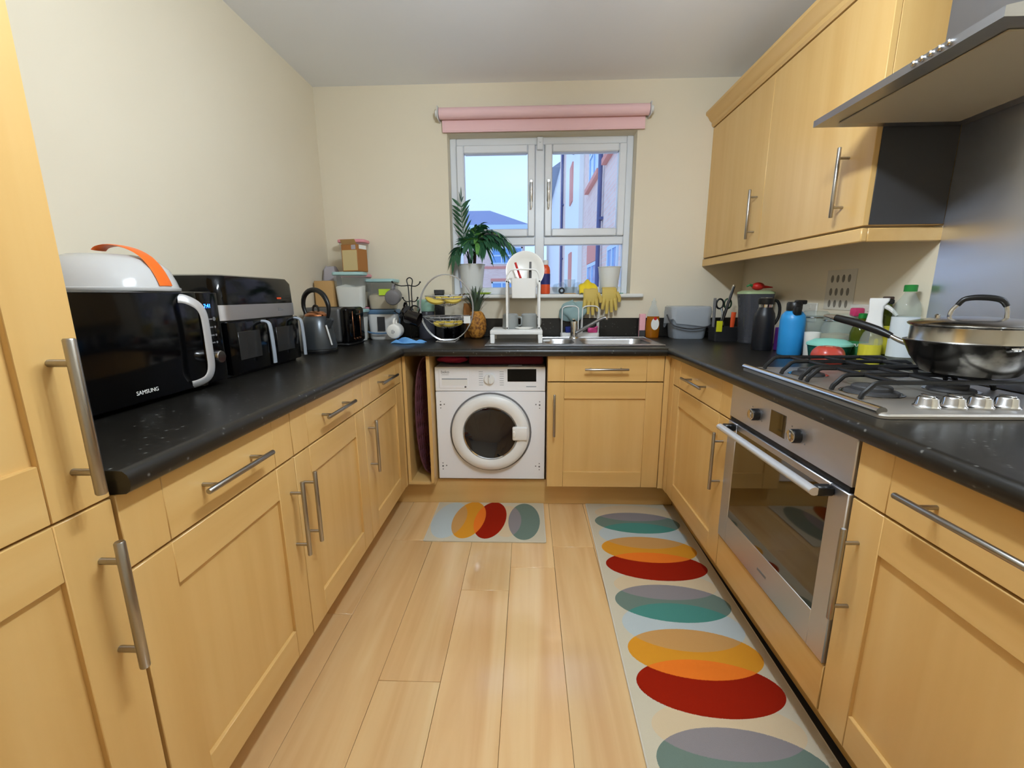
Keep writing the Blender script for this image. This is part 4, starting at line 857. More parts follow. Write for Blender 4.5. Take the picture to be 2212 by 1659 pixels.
mb = MB(); mb.rings([[(x,y,z) for x,y in rrect(-0.022,2.400,hx,hy,0.010,3)] for hx,hy,z in ((0.064,0.026,1.158),(0.068,0.030,1.262),(0.065,0.027,1.262),(0.061,0.023,1.162))], cap1=False)
ch = mb.build('cutlery_holder', 'white_plastic', t)
t2 = thing('dinner_plate', 'white dinner plate standing upright in the top of the dish rack', 'plate', (-0.015, 2.49, 1.20))
ob = MB().lathe([(0.0005,0.0),(0.060,0.0),(0.075,0.004),(0.106,0.016),(0.107,0.018),(0.104,0.018),(0.074,0.007),(0.060,0.003),(0.0005,0.003)], seg=48).build('plate', 'ceramic', t2, world=False)
ob.rotation_euler = (math.radians(80), 0, 0); ob.location = (0, 0, 0.105)
def utensil(name, label, cat, x, yb_, lean, z0, z1, r, mat, blade=None):
    t_ = thing(name, label, cat, (x, yb_, z0)); mb = MB(); L = z1-z0
    mb.tube([(x,yb_,z0),(x+lean*0.5,yb_,z0+L*0.5),(x+lean,yb_,z1)], [r*0.7,r,r*0.9], 8); mb.build('handle', mat, t_)
    if blade: mb = MB(); mb.tube([(x+lean*blade[0],yb_-0.0075,z0+L*blade[0]),(x+lean*blade[1],yb_-0.0075,z0+L*blade[1])], r*1.1, 8, flat=((1,0,0),1,0.5)); mb.build('tip', blade[2], t_)
utensil('spatula', 'red handled utensil leaning left in the cutlery holder', 'utensil', -0.005, 2.40, -0.062, 1.165, 1.345, 0.0065, 'red')
utensil('knife', 'dark steel knife upright in the cutlery holder', 'knife', 0.012, 2.40, 0.002, 1.165, 1.348, 0.0065, 'grey_mark', (0.0,0.8,'dark_grey'))
for cx_, lb in ((-0.098, 'grey mug upside down on the dish rack, left one'), (0.008, 'grey mug upside down on the dish rack, right one')):
    t2 = thing('mug', lb, 'mug', (cx_, 2.48, 0.9885), 0, 'grey mugs on the dish rack')
    MB().lathe([(0.044,0.0),(0.046,0.004),(0.044,0.075),(0.036,0.083),(0.0005,0.083)], (cx_,2.48,0.9888), seg=28).build('cup', 'mug_light', t2)
    MB().tube([(cx_+0.043,2.475,1.052),(cx_+0.060,2.468,1.050),(cx_+0.064,2.466,1.028),(cx_+0.060,2.468,1.008),(cx_+0.044,2.475,1.006)], 0.005, 8).build('handle', 'mug_light', t2)
t2 = thing('saucer', 'small white saucer lying at the front of the dish rack', 'saucer', (-0.02, 2.392, 0.9885))
MB().lathe([(0.030,0),(0.034,0.002),(0.052,0.010),(0.053,0.011),(0.034,0.005),(0.0005,0.004)], (-0.02,2.405,0.9888), seg=36, sy=0.42).build('dish', 'ceramic', t2)
single(MB().box(0.086, 0.128, 2.45, 2.466, SZ1+0.0004, SZ1+0.012, 0.003), 'tray_spout', 'white_plastic', 'small white drain spout lying beside the dish rack', 'spout', (0.107, 2.458, SZ1))
# ---- wire sink caddy with cloth, sponge and brush
t = thing('sink_caddy', 'white wire sink caddy with curved side loops behind the tap', 'caddy', (0.325, 2.738, ZT))
MB().rings([[(x,y,z) for x,y in rrect(0.325,2.738,hx,0.034,0.02,4)] for hx,z in ((0.112,ZI),(0.120,ZI+0.006),(0.120,0.938),(0.114,0.941))]).build('tray', 'white_plastic', t)
for yy in (2.713, 2.763):
    for s in (-1, 1):
        cx_ = 0.325+s*0.062
        MB().tube([(cx_-0.05,yy,0.940),(cx_-0.05,yy,1.075),(cx_-0.04,yy,1.098),(cx_-0.02,yy,1.105),(cx_+0.02,yy,1.105),(cx_+0.04,yy,1.098),(cx_+0.05,yy,1.075),(cx_+0.05,yy,0.940)], 0.0036, 8).build('wire_loop', 'white_plastic', t)
single(blob((0.282, 2.742, 1.068), 0.082, 0.034, 0.058, 0.22, 21, nu=36, nv=20), 'dish_cloth', 'teal_cloth', 'pale teal scrunched dish cloth draped on the sink caddy', 'cloth', (0.282, 2.742, 1.02))
single(MB().box(0.235, 0.305, 2.720, 2.756, 0.9415, 0.978, 0.006, seg=2), 'sponge', 'navy', 'dark blue sponge in the sink caddy', 'sponge', (0.27, 2.738, 0.941))
t = thing('scrub_brush', 'bright pink scrubbing pad at the right end of the sink caddy', 'brush', (0.405, 2.738, 0.941))
MB().rings([[(x,y,z) for x,y in rrect(0.405,2.738,hx,0.018,0.010,4)] for hx,z in ((0.026,0.9415),(0.030,0.948),(0.030,0.962),(0.022,0.970))]).build('pad', 'pink', t)
MB().tube([(0.42,2.738,0.968),(0.435,2.738,0.975),(0.442,2.738,0.966)], 0.006, 8).build('grip', 'pink', t)
# ---- rubber gloves hanging over the sill
def glove(label, c, flip, seed):
    rnd = random.Random(seed); t = thing('rubber_glove', label, 'glove', c, 0, 'yellow rubber gloves over the window sill')
    x, y, z = c; mb = MB()
    mb.rings([[(x+hx*math.cos(2*PI*k/16), yy+hy*math.sin(2*PI*k/16), zz_) for k in range(16)] for hx,hy,yy,zz_ in ((0.040,0.014,y+0.05,z+0.012),(0.042,0.013,y+0.02,z+0.022),(0.044,0.013,y-0.006,z+0.012),(0.046,0.013,y-0.016,z-0.020),(0.045,0.012,y-0.017,z-0.050),(0.038,0.009,y-0.017,z-0.062))])
    for q, (dx, L, ln) in enumerate(((-0.034,0.060,-0.008),(-0.012,0.085,-0.003),(0.011,0.092,0.004),(0.033,0.078,0.010))):
        L *= rnd.uniform(0.85,1.05); mb.tube([(x+dx,y-0.017,z-0.045),(x+dx+ln*0.5,y-0.019,z-0.05-L*0.55),(x+dx+ln,y-0.017,z-0.05-L)], [0.0125,0.0115,0.009], 9)
    mb.tube([(x+flip*0.040,y-0.017,z-0.010),(x+flip*0.058,y-0.020,z-0.040),(x+flip*0.060,y-0.020,z-0.068)], [0.013,0.012,0.009], 9)
    mb.build('glove_body', 'glove', t); return t
glove('dull yellow rubber glove hanging over the sill, left one', (0.388, YW-0.05, 1.192), 1, 1)
glove('dull yellow rubber glove hanging over the sill, right one', (0.502, YW-0.05, 1.196), 1, 2)
def ycl(u, v): return (0.318+0.115*u, YW-0.062+0.075*v, WC+0.042+0.044*math.exp(-((u-0.5)**2)*7)*(0.35+0.65*v)+0.005*math.sin(u*16)-0.045*(1-v)**3)
mb = MB(); mb.grid(ycl, 24, 10); o = single(mb, 'yellow_cloth', 'yellow', 'bright yellow cloth lying on the gloves at the window sill', 'cloth', (0.39, YW-0.02, WC+0.016)); o.modifiers.new('thick','SOLIDIFY').thickness = 0.003
# ---- washing up liquid etc.
t = thing('soap_bottle', 'amber washing up liquid bottle with white oval label right of the sink', 'bottle', (0.770, 2.715, ZT))
c = (0.770, 2.715)
MB().lathe([(0.036,0),(0.040,0.005),(0.042,0.05),(0.040,0.10),(0.036,0.130)], (*c,ZI), seg=28, sy=0.65).build('liquid', 'amber', t)
MB().lathe([(0.0365,0.1305),(0.030,0.165),(0.017,0.195),(0.013,0.205)], (*c,ZI), seg=28, sy=0.65).build('neck', 'clear', t)
MB().lathe([(0.015,0.2055),(0.014,0.222),(0.006,0.226),(0.005,0.240)], (*c,ZI), seg=18).build('cap', 'clear', t)
MB().lathe([(0.0005,0),(0.024,0),(0.024,-0.001)], (c[0]+0.006,c[1]-0.0275,ZI+0.085), axis='y', seg=24, sy=1.5).build('label', 'white_print', t)
MB().lathe([(0.0005,0),(0.010,0),(0.010,-0.001)], (c[0]+0.006,c[1]-0.0288,ZI+0.118), axis='y', seg=18).build('label_badge', 'red', t)
t = thing('refill_pouch', 'pink and white printed carton left of the amber soap bottle', 'carton', (0.710, 2.735, ZT))
MB().box(0.692,0.728,2.722,2.748,ZI,1.055,0.003).build('carton', 'pink_print', t); MB().box(0.692,0.728,2.7212,2.7218,ZI+0.004,0.955).build('printed_base', 'dark_grey', t)
# ---- food caddy with liner
t = thing('food_caddy', 'grey food waste caddy with a clear bag over its rim', 'caddy', (0.965, 2.685, ZT))
c = (0.965, 2.685)
MB().rings([[(x,y,z) for x,y in rrect(c[0],c[1],hx,hx*0.72,0.03,5)] for hx,z in ((0.088,ZI),(0.094,ZI+0.008),(0.106,1.060),(0.110,1.064),(0.110,1.078))]).build('bucket', 'grey_plastic', t)
MB().rings([[(x,y,z) for x,y in rrect(c[0],c[1],hx,hx*0.72,0.03,5)] for hx,z in ((0.112,1.0785),(0.114,1.084),(0.110,1.094),(0.095,1.099))]).build('lid', 'caddy_grey', t)
rnd = random.Random(9); R = []
for j, (hx, z) in enumerate(((0.110,1.103),(0.117,1.098),(0.120,1.07),(0.117,1.03),(0.119,1.002))):
    R.append([(x+rnd.uniform(-.003,.003)*(j>0), y+rnd.uniform(-.003,.003)*(j>0), z+(0.030*math.sin(k*0.55)+rnd.uniform(-.006,.006))*(j==4)) for k,(x,y) in enumerate(rrect(c[0],c[1],hx,hx*0.73,0.03,5))])
MB().rings(R, cap1=False).build('bag_liner', 'liner', t)
MB().tube([(c[0]-0.121,c[1],1.05),(c[0]-0.116,c[1]-0.070,1.005),(c[0]-0.085,c[1]-0.094,0.985),(c[0],c[1]-0.098,0.972),(c[0]+0.085,c[1]-0.094,0.985),(c[0]+0.116,c[1]-0.070,1.005),(c[0]+0.121,c[1],1.05)], 0.0042, 8).build('carry_handle', 'dark_grey', t)

# ================================================================== WINDOW SILL ITEMS
def flowerpot(label, c, r0, r1, h, saucer):
    t = thing('flower_pot', label, 'pot', (c[0], c[1], WC+0.0005))
    if saucer: MB().lathe([(r1*1.05,0.0),(r1*1.45,0.012),(r1*1.48,0.014),(r1*1.36,0.014),(r1*1.0,0.005)], (*c, WC+0.0006), seg=30).build('saucer', saucer, t)
    z0 = WC+0.0062
    MB().lathe([(r1,0),(r1+0.002,0.004),(r0-0.003,h-0.006),(r0,h-0.004),(r0,h),(r0-0.005,h),(r0-0.008,h-0.02),(0.0005,h-0.022)], (c[0],c[1],z0), seg=36).build('pot', 'pot_white', t)
    return t
pc = (-0.357, 2.842)
pot = flowerpot('white pot holding a palm on a lime saucer at the window', pc, 0.086, 0.060, 0.182, None)
MB().lathe([(0.07,0.0),(0.092,0.010),(0.094,0.013),(0.086,0.013),(0.066,0.0050)], (pc[0]+0.03,2.850-0.01,WC+0.0006), seg=30, sy=0.55).build('saucer', 'lime_plastic', pot)
flowerpot('empty white pot on a green saucer at the right of the sill', (0.515, 2.842), 0.072, 0.050, 0.160, None)
MB().box(0.475, 0.60, YW+0.004, YW+0.034, WC+0.0006, WC+0.005, 0.001).build('saucer', 'green_plastic', bpy.data.objects['flower_pot.001'])
# palm
pl = thing('potted_palm', 'dark green parlour palm growing in the white pot at the window', 'plant', (pc[0], pc[1], WC+0.165))
MB().lathe([(0.076,0),(0.076,0.001),(0.0005,0.004)], (pc[0],pc[1],WC+0.1675), seg=24).build('soil', 'soil', pl)
def leaflet(mb, b, d, nrm, L, w, droop, mi=0):
    d = d.normalized(); s = d.cross(nrm).normalized(); P = []
    for f, ww in ((0,0.15),(0.25,0.9),(0.55,1.0),(0.8,0.6),(1,0.02)):
        c_ = b + d*(L*f) + Vector((0,0,-droop*f*f)); P.append((c_+s*w*ww*0.5, c_ + nrm*(-w*0.12*ww), c_-s*w*ww*0.5))
    for p, q in zip(P[:-1], P[1:]):
        for i in (0, 1):
            try:
                f = mb.bm.faces.new([mb.bm.verts.new(v) for v in (p[i], p[i+1], q[i+1], q[i])]); f.smooth = True; f.material_index = mi
            except ValueError: pass
def frond(base, ctrl, tip, n, L, w, droop, mats=('leaf','leaf_light'), start=0.35, seed=0, light=0.15):
    rnd = random.Random(seed); B0, C0, T0 = Vector(base), Vector(ctrl), Vector(tip)
    q = lambda t: B0*(1-t)**2 + C0*2*t*(1-t) + T0*t*t
    mb = MB(); mb.tube([q(k/10) for k in range(11)], [0.0032-0.0022*k/10 for k in range(11)], 5, mi=0); fr = mb.build('frond_stem', 'leaf', pl)
    mb = MB()
    for k in range(n):
        t_ = start + (1-start)*k/(n-1); p = q(t_); tg = (q(min(1,t_+0.02))-q(t_-0.02)).normalized()
        side = tg.cross(Vector((0,0,1))).normalized(); nr = side.cross(tg).normalized(); ll = L*(0.65+0.5*math.sin(PI*(0.15+0.8*t_)))*rnd.uniform(0.9,1.1)
        for s in (-1, 1):
            d = (side*s*0.85 + tg*0.75 + Vector((0,0,rnd.uniform(-0.1,0.15)))); leaflet(mb, p, d, nr, ll, w, droop*rnd.uniform(0.7,1.3), 1 if rnd.random() < light else 0)
    leaflet(mb, T0, (T0-q(0.95)), Vector((0,0,1)), L*0.9, w, droop)
    mb.build('leaflets', list(mats), fr, angle=80)
b0 = (pc[0]-0.005, pc[1], WC+0.168)
zt = WC+0.168
# tall sparse frond at the window edge
frond(b0, (pc[0]-0.055, pc[1]-0.045, zt+0.22), (pc[0]-0.050, pc[1]-0.045, zt+0.385), 8, 0.105, 0.017, 0.006, start=0.40, seed=1, light=0)
# arching fronds to the right
frond(b0, (pc[0]+0.03, pc[1]-0.03, zt+0.30), (pc[0]+0.255, pc[1]-0.06, zt+0.135), 16, 0.115, 0.024, 0.075, start=0.30, seed=2)
frond(b0, (pc[0]+0.05, pc[1]-0.06, zt+0.25), (pc[0]+0.20, pc[1]-0.10, zt+0.11), 13, 0.105, 0.024, 0.07, start=0.32, seed=3)
frond(b0, (pc[0]+0.0, pc[1]-0.05, zt+0.25), (pc[0]+0.10, pc[1]-0.12, zt+0.12), 13, 0.10, 0.024, 0.065, start=0.35, seed=4, light=0.35)
frond(b0, (pc[0]+0.03, pc[1]+0.00, zt+0.29), (pc[0]+0.19, pc[1]-0.03, zt+0.20), 12, 0.10, 0.022, 0.04, start=0.4, seed=5)
frond(b0, (pc[0]-0.02, pc[1]-0.06, zt+0.23), (pc[0]+0.01, pc[1]-0.14, zt+0.13), 12, 0.09, 0.024, 0.05, start=0.40, seed=6, light=0.3)
frond(b0, (pc[0]-0.06, pc[1]-0.05, zt+0.20), (pc[0]-0.090, pc[1]-0.10, zt+0.07), 8, 0.075, 0.026, 0.06, start=0.42, seed=7, light=0)
frond(b0, (pc[0]+0.0, pc[1]-0.03, zt+0.20), (pc[0]+0.06, pc[1]-0.06, zt+0.245), 11, 0.095, 0.022, 0.04, start=0.45, seed=8)
for q, (dx, dy) in enumerate(((0.012,0.004),(0.02,-0.01),(-0.015,0.006))): MB().tube([(pc[0]+dx,pc[1]+dy,zt),(pc[0]+dx*1.6,pc[1]+dy*2-0.01,zt+0.10)], [0.007,0.005], 8).build('trunk', 'stem_brown', pl)
# orange bottle, black clip, paper, tumblers
t = thing('cleaner_bottle', 'orange bottle with dark blue label standing behind the plate on the sill', 'bottle', (0.112, 2.835, WC))
MB().lathe([(0.026,0),(0.030,0.005),(0.030,0.145),(0.026,0.165),(0.016,0.18)], (0.112,2.835,WC+0.0005), seg=26).build('bottle', 'red_orange', t)
MB().lathe([(0.0305,0.06),(0.0305,0.125)], (0.112,2.835,WC+0.0005), seg=26, cap0=False, cap1=False).build('label', 'navy_label', t)
MB().lathe([(0.018,0.1805),(0.018,0.205),(0.014,0.209)], (0.112,2.835,WC+0.0005), seg=22).build('cap', 'white_plastic', t)
t = thing('tape_roll', 'small black ring lying on its edge on the sill', 'ring', (0.212, 2.79, WC))
MB().lathe([(0.009,-0.007),(0.020,-0.007),(0.020,0.007),(0.009,0.007),(0.009,-0.007)], (0.212,2.775,WC+0.0206), axis='y', seg=24, cap0=False, cap1=False).build('ring', 'black_matt', t)
single(MB().box(0.225, 0.300, 2.772, 2.800, WC+0.0005, WC+0.006, 0.001), 'paper_strip', 'kraft', 'brown card strip lying on the sill right of the black ring', 'card', (0.262, 2.786, WC))
for q, (cx_, cy_, tilt, lb) in enumerate(((0.185, 2.850, 75, 'clear glass tumbler on the sill, left of three'), (0.268, 2.848, 90, 'clear glass tumbler on the sill, middle of three'), (0.352, 2.852, 60, 'clear glass tumbler on the sill, right of three'))):
    t = thing('glass_tumbler', lb, 'glass', (cx_, cy_, WC), 0, 'clear tumblers on the sill')
    ob = MB().lathe([(0.0005,0.006),(0.028,0.006),(0.034,0.09),(0.0365,0.09),(0.031,0.0),(0.0005,0.0)], seg=26).build('tumbler', 'clear', t, world=False)
    ob.rotation_euler = (0, 0, 0); ob.location = (0, 0, 0.0006)
    if q != 1: ob.rotation_euler = (math.radians(90), 0, math.radians(20 if q == 0 else -25)); ob.location = (0, 0.03, 0.0372)

# ================================================================== RIGHT WORKTOP ITEMS
# ---- utensil box
t = thing('utensil_box', 'low black plastic utensil box in the right corner', 'box', (1.120, 2.530, ZT))
c = (1.120, 2.530)
MB().rings([[(x,y,z) for x,y in rrect(c[0],c[1],hx,hy,0.010,3)] for hx,hy,z in ((0.066,0.046,ZI),(0.070,0.050,0.990),(0.067,0.047,0.990),(0.063,0.043,0.918))], cap1=True).build('box', 'black_matt', t)
utensil('sharpening_steel', 'steel rod with black grip leaning right out of the utensil box', 'utensil', 1.085, 2.530, 0.070, 0.9195, 1.215, 0.009, 'black_plastic')
MB().tube([(1.1255,2.530,1.095),(1.156,2.530,1.222)], 0.0075, 10).build('rod', 'chrome', bpy.data.objects['sharpening_steel'])
utensil('knife', 'grey handled knife upright at the left of the utensil box', 'knife', 1.068, 2.545, -0.004, 0.9195, 1.150, 0.009, 'grey_mark')
t = thing('scissors', 'black kitchen scissors standing handles up in the utensil box', 'scissors', (1.120, 2.556, 0.919))
for s, mt in ((-1, 'black_plastic'), (1, 'green_dark')):
    P = [(1.120+s*0.024+0.020*math.cos(2*PI*k/18), 2.556+s*0.005, 1.118+0.027*math.sin(2*PI*k/18)) for k in range(18)]
    MB().tube(P, 0.0052, 8, closed=True).build('finger_loop', mt, t)
    MB().tube([(1.120+s*0.016,2.556+s*0.005,1.096),(1.120,2.556+s*0.005,1.05),(1.120-s*0.004,2.556+s*0.005,0.9195)], [0.006,0.006,0.004], 8).build('blade', 'chrome', t)
t = thing('peeler', 'orange handled peeler at the right of the utensil box', 'peeler', (1.158, 2.515, 0.919))
MB().tube([(1.158,2.515,0.9195),(1.160,2.515,1.02),(1.163,2.515,1.072)], [0.006,0.013,0.014], 10, flat=((1,0,0),1,0.5)).build('handle', 'red_orange', t)
single(MB().box(1.056, 1.088, 2.4745, 2.4795, 0.965, 1.025, 0.001), 'price_tag', 'yellow_green', 'yellow tag on the front of the utensil box', 'tag', (1.072, 2.477, 0.965))
# ---- water filter jug
t = thing('water_filter_jug', 'smoky grey water filter jug with pale green lid right of the utensil box', 'jug', (1.212, 2.395, ZT))
c = (1.212, 2.395)
jug = MB().rings([[(x,y,z) for x,y in rrect(c[0],c[1],hx,hy,0.028,5)] for hx,hy,z in ((0.054,0.052,ZI),(0.058,0.056,ZI+0.006),(0.066,0.064,1.10),(0.076,0.068,1.172),(0.073,0.065,1.172),(0.062,0.060,1.10),(0.054,0.052,0.918))]).build('jug_body', 'smoke', t)
MB().rings([[(x,y,z) for x,y in rrect(c[0],c[1],hx,hy,0.024,5)] for hx,hy,z in ((0.036,0.034,0.985),(0.046,0.044,1.02),(0.050,0.048,1.06),(0.068,0.060,1.168))]).build('funnel', 'smoke_dark', t)
MB().rings([[(x,y,z) for x,y in rrect(c[0],c[1],hx,hy,0.028,5)] for hx,hy,z in ((0.076,0.068,1.1725),(0.076,0.068,1.182),(0.060,0.052,1.190))]).build('lid', 'pale_green', t)
t = thing('red_pepper', 'red pepper with green stem lying on the water filter jug', 'pepper', (1.222, 2.40, 1.1905))
mb = MB(); mb.ball((1.222,2.40,1.212), 0.032, 0.026, 0.021, mi=0); mb.tube([(1.245,2.40,1.209),(1.268,2.395,1.208),(1.294,2.39,1.206)], [0.010,0.006,0.002], 8); mb.build('flesh', 'red', t)
MB().tube([(1.195,2.40,1.214),(1.179,2.40,1.219),(1.165,2.405,1.211)], [0.008,0.006,0.004], 8).build('stem', 'green_label', t)
# ---- black flask
t = thing('flask', 'tall matt black flask with steel collar and loop handle', 'flask', (1.120, 2.110, ZT))
c = (1.120, 2.110)
MB().lathe([(0.043,0),(0.045,0.004),(0.045,0.155),(0.042,0.172),(0.032,0.192),(0.029,0.200)], (*c,ZI), seg=32).build('bottle', 'flask_black', t)
MB().lathe([(0.0292,0.2005),(0.0292,0.214)], (*c,ZI), seg=28).build('collar', 'chrome', t)
cp = MB().lathe([(0.033,0.2145),(0.034,0.218),(0.034,0.240),(0.031,0.2435)], (*c,ZI), seg=28).build('cap', 'black_plastic', t)
MB().lathe([(0.024,0.244),(0.024,0.2455)], (*c,ZI), seg=24).build('cap_disc', 'chrome', cp)
MB().tube([(c[0]+0.030,c[1],ZI+0.236),(c[0]+0.050,c[1]-0.004,ZI+0.228),(c[0]+0.062,c[1]-0.006,ZI+0.200),(c[0]+0.062,c[1]-0.006,ZI+0.160),(c[0]+0.050,c[1]-0.004,ZI+0.128),(c[0]+0.042,c[1],ZI+0.118)], 0.0068, 10).build('loop_handle', 'black_plastic', t)
# ---- purple box
t = thing('spice_carton', 'small purple and white carton between the flask and blue bottle', 'carton', (1.188, 2.09, ZT))
cb_ = MB().box(1.172,1.204,2.075,2.105,ZI,1.018,0.002).build('carton', 'purple', t); MB().box(1.173,1.190,2.0742,2.0748,ZI+0.012,1.005).build('printed_panel', 'white_print', cb_)
# ---- blue bottle
t = thing('water_bottle', 'bright blue water bottle with black spout cap', 'bottle', (1.155, 1.945, ZT))
c = (1.155, 1.945)
MB().lathe([(0.045,0),(0.048,0.005),(0.049,0.09),(0.049,0.150),(0.045,0.172),(0.034,0.186),(0.028,0.190)], (*c,ZI), seg=32).build('bottle', 'blue_bottle', t)
cp = MB().lathe([(0.029,0.1905),(0.030,0.200),(0.030,0.222),(0.026,0.228)], (*c,ZI), seg=26).build('cap', 'black_plastic', t)
MB().box(c[0]+0.004,c[0]+0.044,c[1]-0.016,c[1]+0.016,ZI+0.218,ZI+0.236,0.005,seg=2).build('spout', 'black_plastic', cp)
MB().box(c[0]-0.022,c[0]+0.006,c[1]-0.050,c[1]-0.020,ZI+0.172,ZI+0.212,0.008,seg=2).build('cap_latch', 'black_plastic', cp)
t = thing('sauce_bottle', 'white bottle with red cap hidden behind the blue bottle', 'bottle', (1.222, 2.035, ZT))
MB().lathe([(0.030,0),(0.033,0.005),(0.033,0.14),(0.026,0.172),(0.016,0.185)], (1.222,2.035,ZI), seg=26).build('bottle', 'white_plastic', t)
MB().lathe([(0.017,0.1855),(0.016,0.21),(0.008,0.222)], (1.222,2.035,ZI), seg=20).build('cap', 'red', t)
# ---- glass jars
def jar(label, c, r, h, fill, fm):
    t = thing('clip_top_jar', label, 'jar', (*c, ZT), 0, 'glass jars by the wall')
    MB().lathe([(0.0005,0.004),(r-0.005,0.004),(r-0.004,h*0.80),(r*0.80,h*0.93),(r*0.80,h),(r*0.86,h),(r*0.86,h*0.94),(r,h*0.80),(r,0.004),(r-0.004,0),(0.0005,0)], (*c,ZI), seg=32).build('jar_body', 'glass', t)
    MB().lathe([(r-0.006,0.005),(r-0.006,h*fill),(0.0005,h*fill+0.008)], (*c,ZI), seg=28).build('contents', fm, t)
    MB().lathe([(r*0.90,h+0.0005),(r*0.90,h+0.012),(r*0.75,h+0.020),(0.0005,h+0.022)], (*c,ZI), seg=30).build('lid', 'glass', t)
    MB().tube([(c[0]+r*0.90*math.cos(2*PI*k/28), c[1]+r*0.90*math.sin(2*PI*k/28), ZI+h*0.965) for k in range(28)], 0.0022, 6, closed=True).build('wire_clip', 'chrome', t)
jar('clear clip top glass jar just right of the blue bottle', (1.258, 1.960), 0.056, 0.168, 0.35, 'dark_grey')
jar('clear clip top glass jar half full of tan grains', (1.262, 1.815), 0.060, 0.162, 0.62, 'jar_fill')
t = thing('egg_cup', 'small white cup between the blue bottle and the mint tub', 'cup', (1.195, 1.862, ZT))
MB().lathe([(0.024,0),(0.027,0.004),(0.031,0.105),(0.029,0.105),(0.025,0.02),(0.0005,0.018)], (1.195,1.862,ZI), seg=26).build('cup', 'ceramic', t)
# ---- mint tub, tomato
t = thing('lunch_tub', 'dark green round tub with mint lid behind the tomato', 'tub', (1.168, 1.715, ZT))
c = (1.168, 1.715)
MB().lathe([(0.055,0),(0.060,0.005),(0.072,0.066)], (*c,ZI), seg=34).build('bowl', 'teal_dark', t)
MB().lathe([(0.074,0.0665),(0.076,0.069),(0.075,0.076),(0.050,0.090),(0.0005,0.095)], (*c,ZI), seg=34).build('lid', 'mint', t)
t = thing('tomato', 'large red tomato on the worktop left of the hob', 'tomato', (1.092, 1.602, ZT))
mb = MB()
def tomf(u, v):
    th = PI*v; a = 2*PI*u; r = 0.053*math.sin(th)**0.8*(1+0.03*math.cos(5*a)*math.sin(th)); z = -0.043*math.cos(th) - (0.010*math.exp(-(math.sin(th)/0.35)**2) if v > 0.5 else -0.003*math.exp(-(math.sin(th)/0.35)**2))
    return (1.092+max(r,1e-4)*math.cos(a), 1.602+max(r,1e-4)*math.sin(a), ZI+0.0402+z)
mb.grid(tomf, 30, 18, cu=True); mb.build('flesh', 'tomato', t)
MB().lathe([(0.0005,0),(0.009,0.001),(0.011,0.004)], (1.092,1.602,ZI+0.0715), seg=10, cap1=False).build('stem_scar', 'jar_fill', t)
# ---- oil bottles, spray, water bottle
t = thing('oil_bottle', 'green glass oil bottle labelled PURE behind the hob', 'bottle', (1.276, 1.712, ZT))
c = (1.276, 1.712)
MB().lathe([(0.030,0),(0.033,0.004),(0.033,0.115),(0.028,0.135),(0.013,0.155),(0.012,0.17)], (*c,ZI), seg=26).build('bottle', 'oil_green', t)
MB().lathe([(0.0335,0.02),(0.0335,0.085)], (*c,ZI), seg=26, cap0=False, cap1=False).build('label', 'green_label', t)
MB().lathe([(0.014,0.1705),(0.014,0.187),(0.011,0.189)], (*c,ZI), seg=16).build('cap', 'green_cap', t)
dv = Vector((-0.63,-0.78,0)); text('PURE', 0.014, 'white_print', t, Vector((c[0],c[1],ZI+0.070))+dv*0.0345, (0.78,-0.63,0), (0,0,1), bold=True)
t = thing('oil_bottle', 'dark oil bottle with yellow olive print behind the spray bottle', 'bottle', (1.288, 1.622, ZT))
c = (1.288, 1.622)
MB().lathe([(0.032,0),(0.035,0.005),(0.035,0.175),(0.030,0.195),(0.015,0.215),(0.014,0.232)], (*c,ZI), seg=28).build('bottle', 'oil_green', t)
MB().lathe([(0.0355,0.05),(0.0355,0.150)], (*c,ZI), seg=28, cap0=False, cap1=False).build('label', 'yellow_label', t)
MB().lathe([(0.016,0.2325),(0.016,0.250),(0.013,0.252)], (*c,ZI), seg=18).build('cap', 'stem_brown', t)
t = thing('spray_bottle', 'spray bottle with white trigger head and yellow label', 'bottle', (1.228, 1.592, ZT))
c = (1.228, 1.592)
MB().lathe([(0.030,0),(0.033,0.004),(0.033,0.10),(0.026,0.125),(0.014,0.142)], (*c,ZI), seg=28).build('bottle', 'tub_clear', t)
MB().lathe([(0.0335,0.015),(0.0335,0.085)], (*c,ZI), seg=28, cap0=False, cap1=False).build('label', 'yellow_label', t)
dS = Vector((0.74,-0.67,0)); Ms = Matrix.Translation((c[0],c[1],ZI)) @ Matrix((dS, Vector((0.67,0.74,0)), Vector((0,0,1)))).transposed().to_4x4()
hd = MB(); hd.rings([[(x,y,z) for x,y in rrect(cx_,0,hx,hy,0.006,3)] for cx_,hx,hy,z in ((0,0.028,0.019,0.1425),(0,0.023,0.017,0.165),(0.001,0.020,0.015,0.195),(0.001,0.021,0.015,0.220),(0.006,0.028,0.013,0.238),(0.006,0.027,0.012,0.247))]); hd.bm.transform(Ms); hd = hd.build('trigger_head', 'white_plastic', t)
MB().box(0.030,0.046,-0.009,0.009,0.226,0.244,0.004,M=Ms).build('nozzle', 'black_plastic', hd)
tg = MB(); tg.tube([(0.020,0,0.222),(0.040,0,0.208),(0.058,0,0.188)], [0.009,0.007,0.005], 8); tg.bm.transform(Ms); tg.build('trigger', 'white_plastic', hd)
t = thing('water_bottle', 'clear plastic bottle with green cap and white label by the splashback', 'bottle', (1.284, 1.532, ZT))
c = (1.284, 1.532)
MB().lathe([(0.034,0),(0.037,0.006),(0.037,0.205),(0.033,0.228),(0.017,0.258),(0.013,0.268)], (*c,ZI), seg=28).build('bottle', 'glass', t)
MB().lathe([(0.0377,0.050),(0.0377,0.185)], (*c,ZI), seg=28, cap0=False, cap1=False).build('label', 'label_white', t)
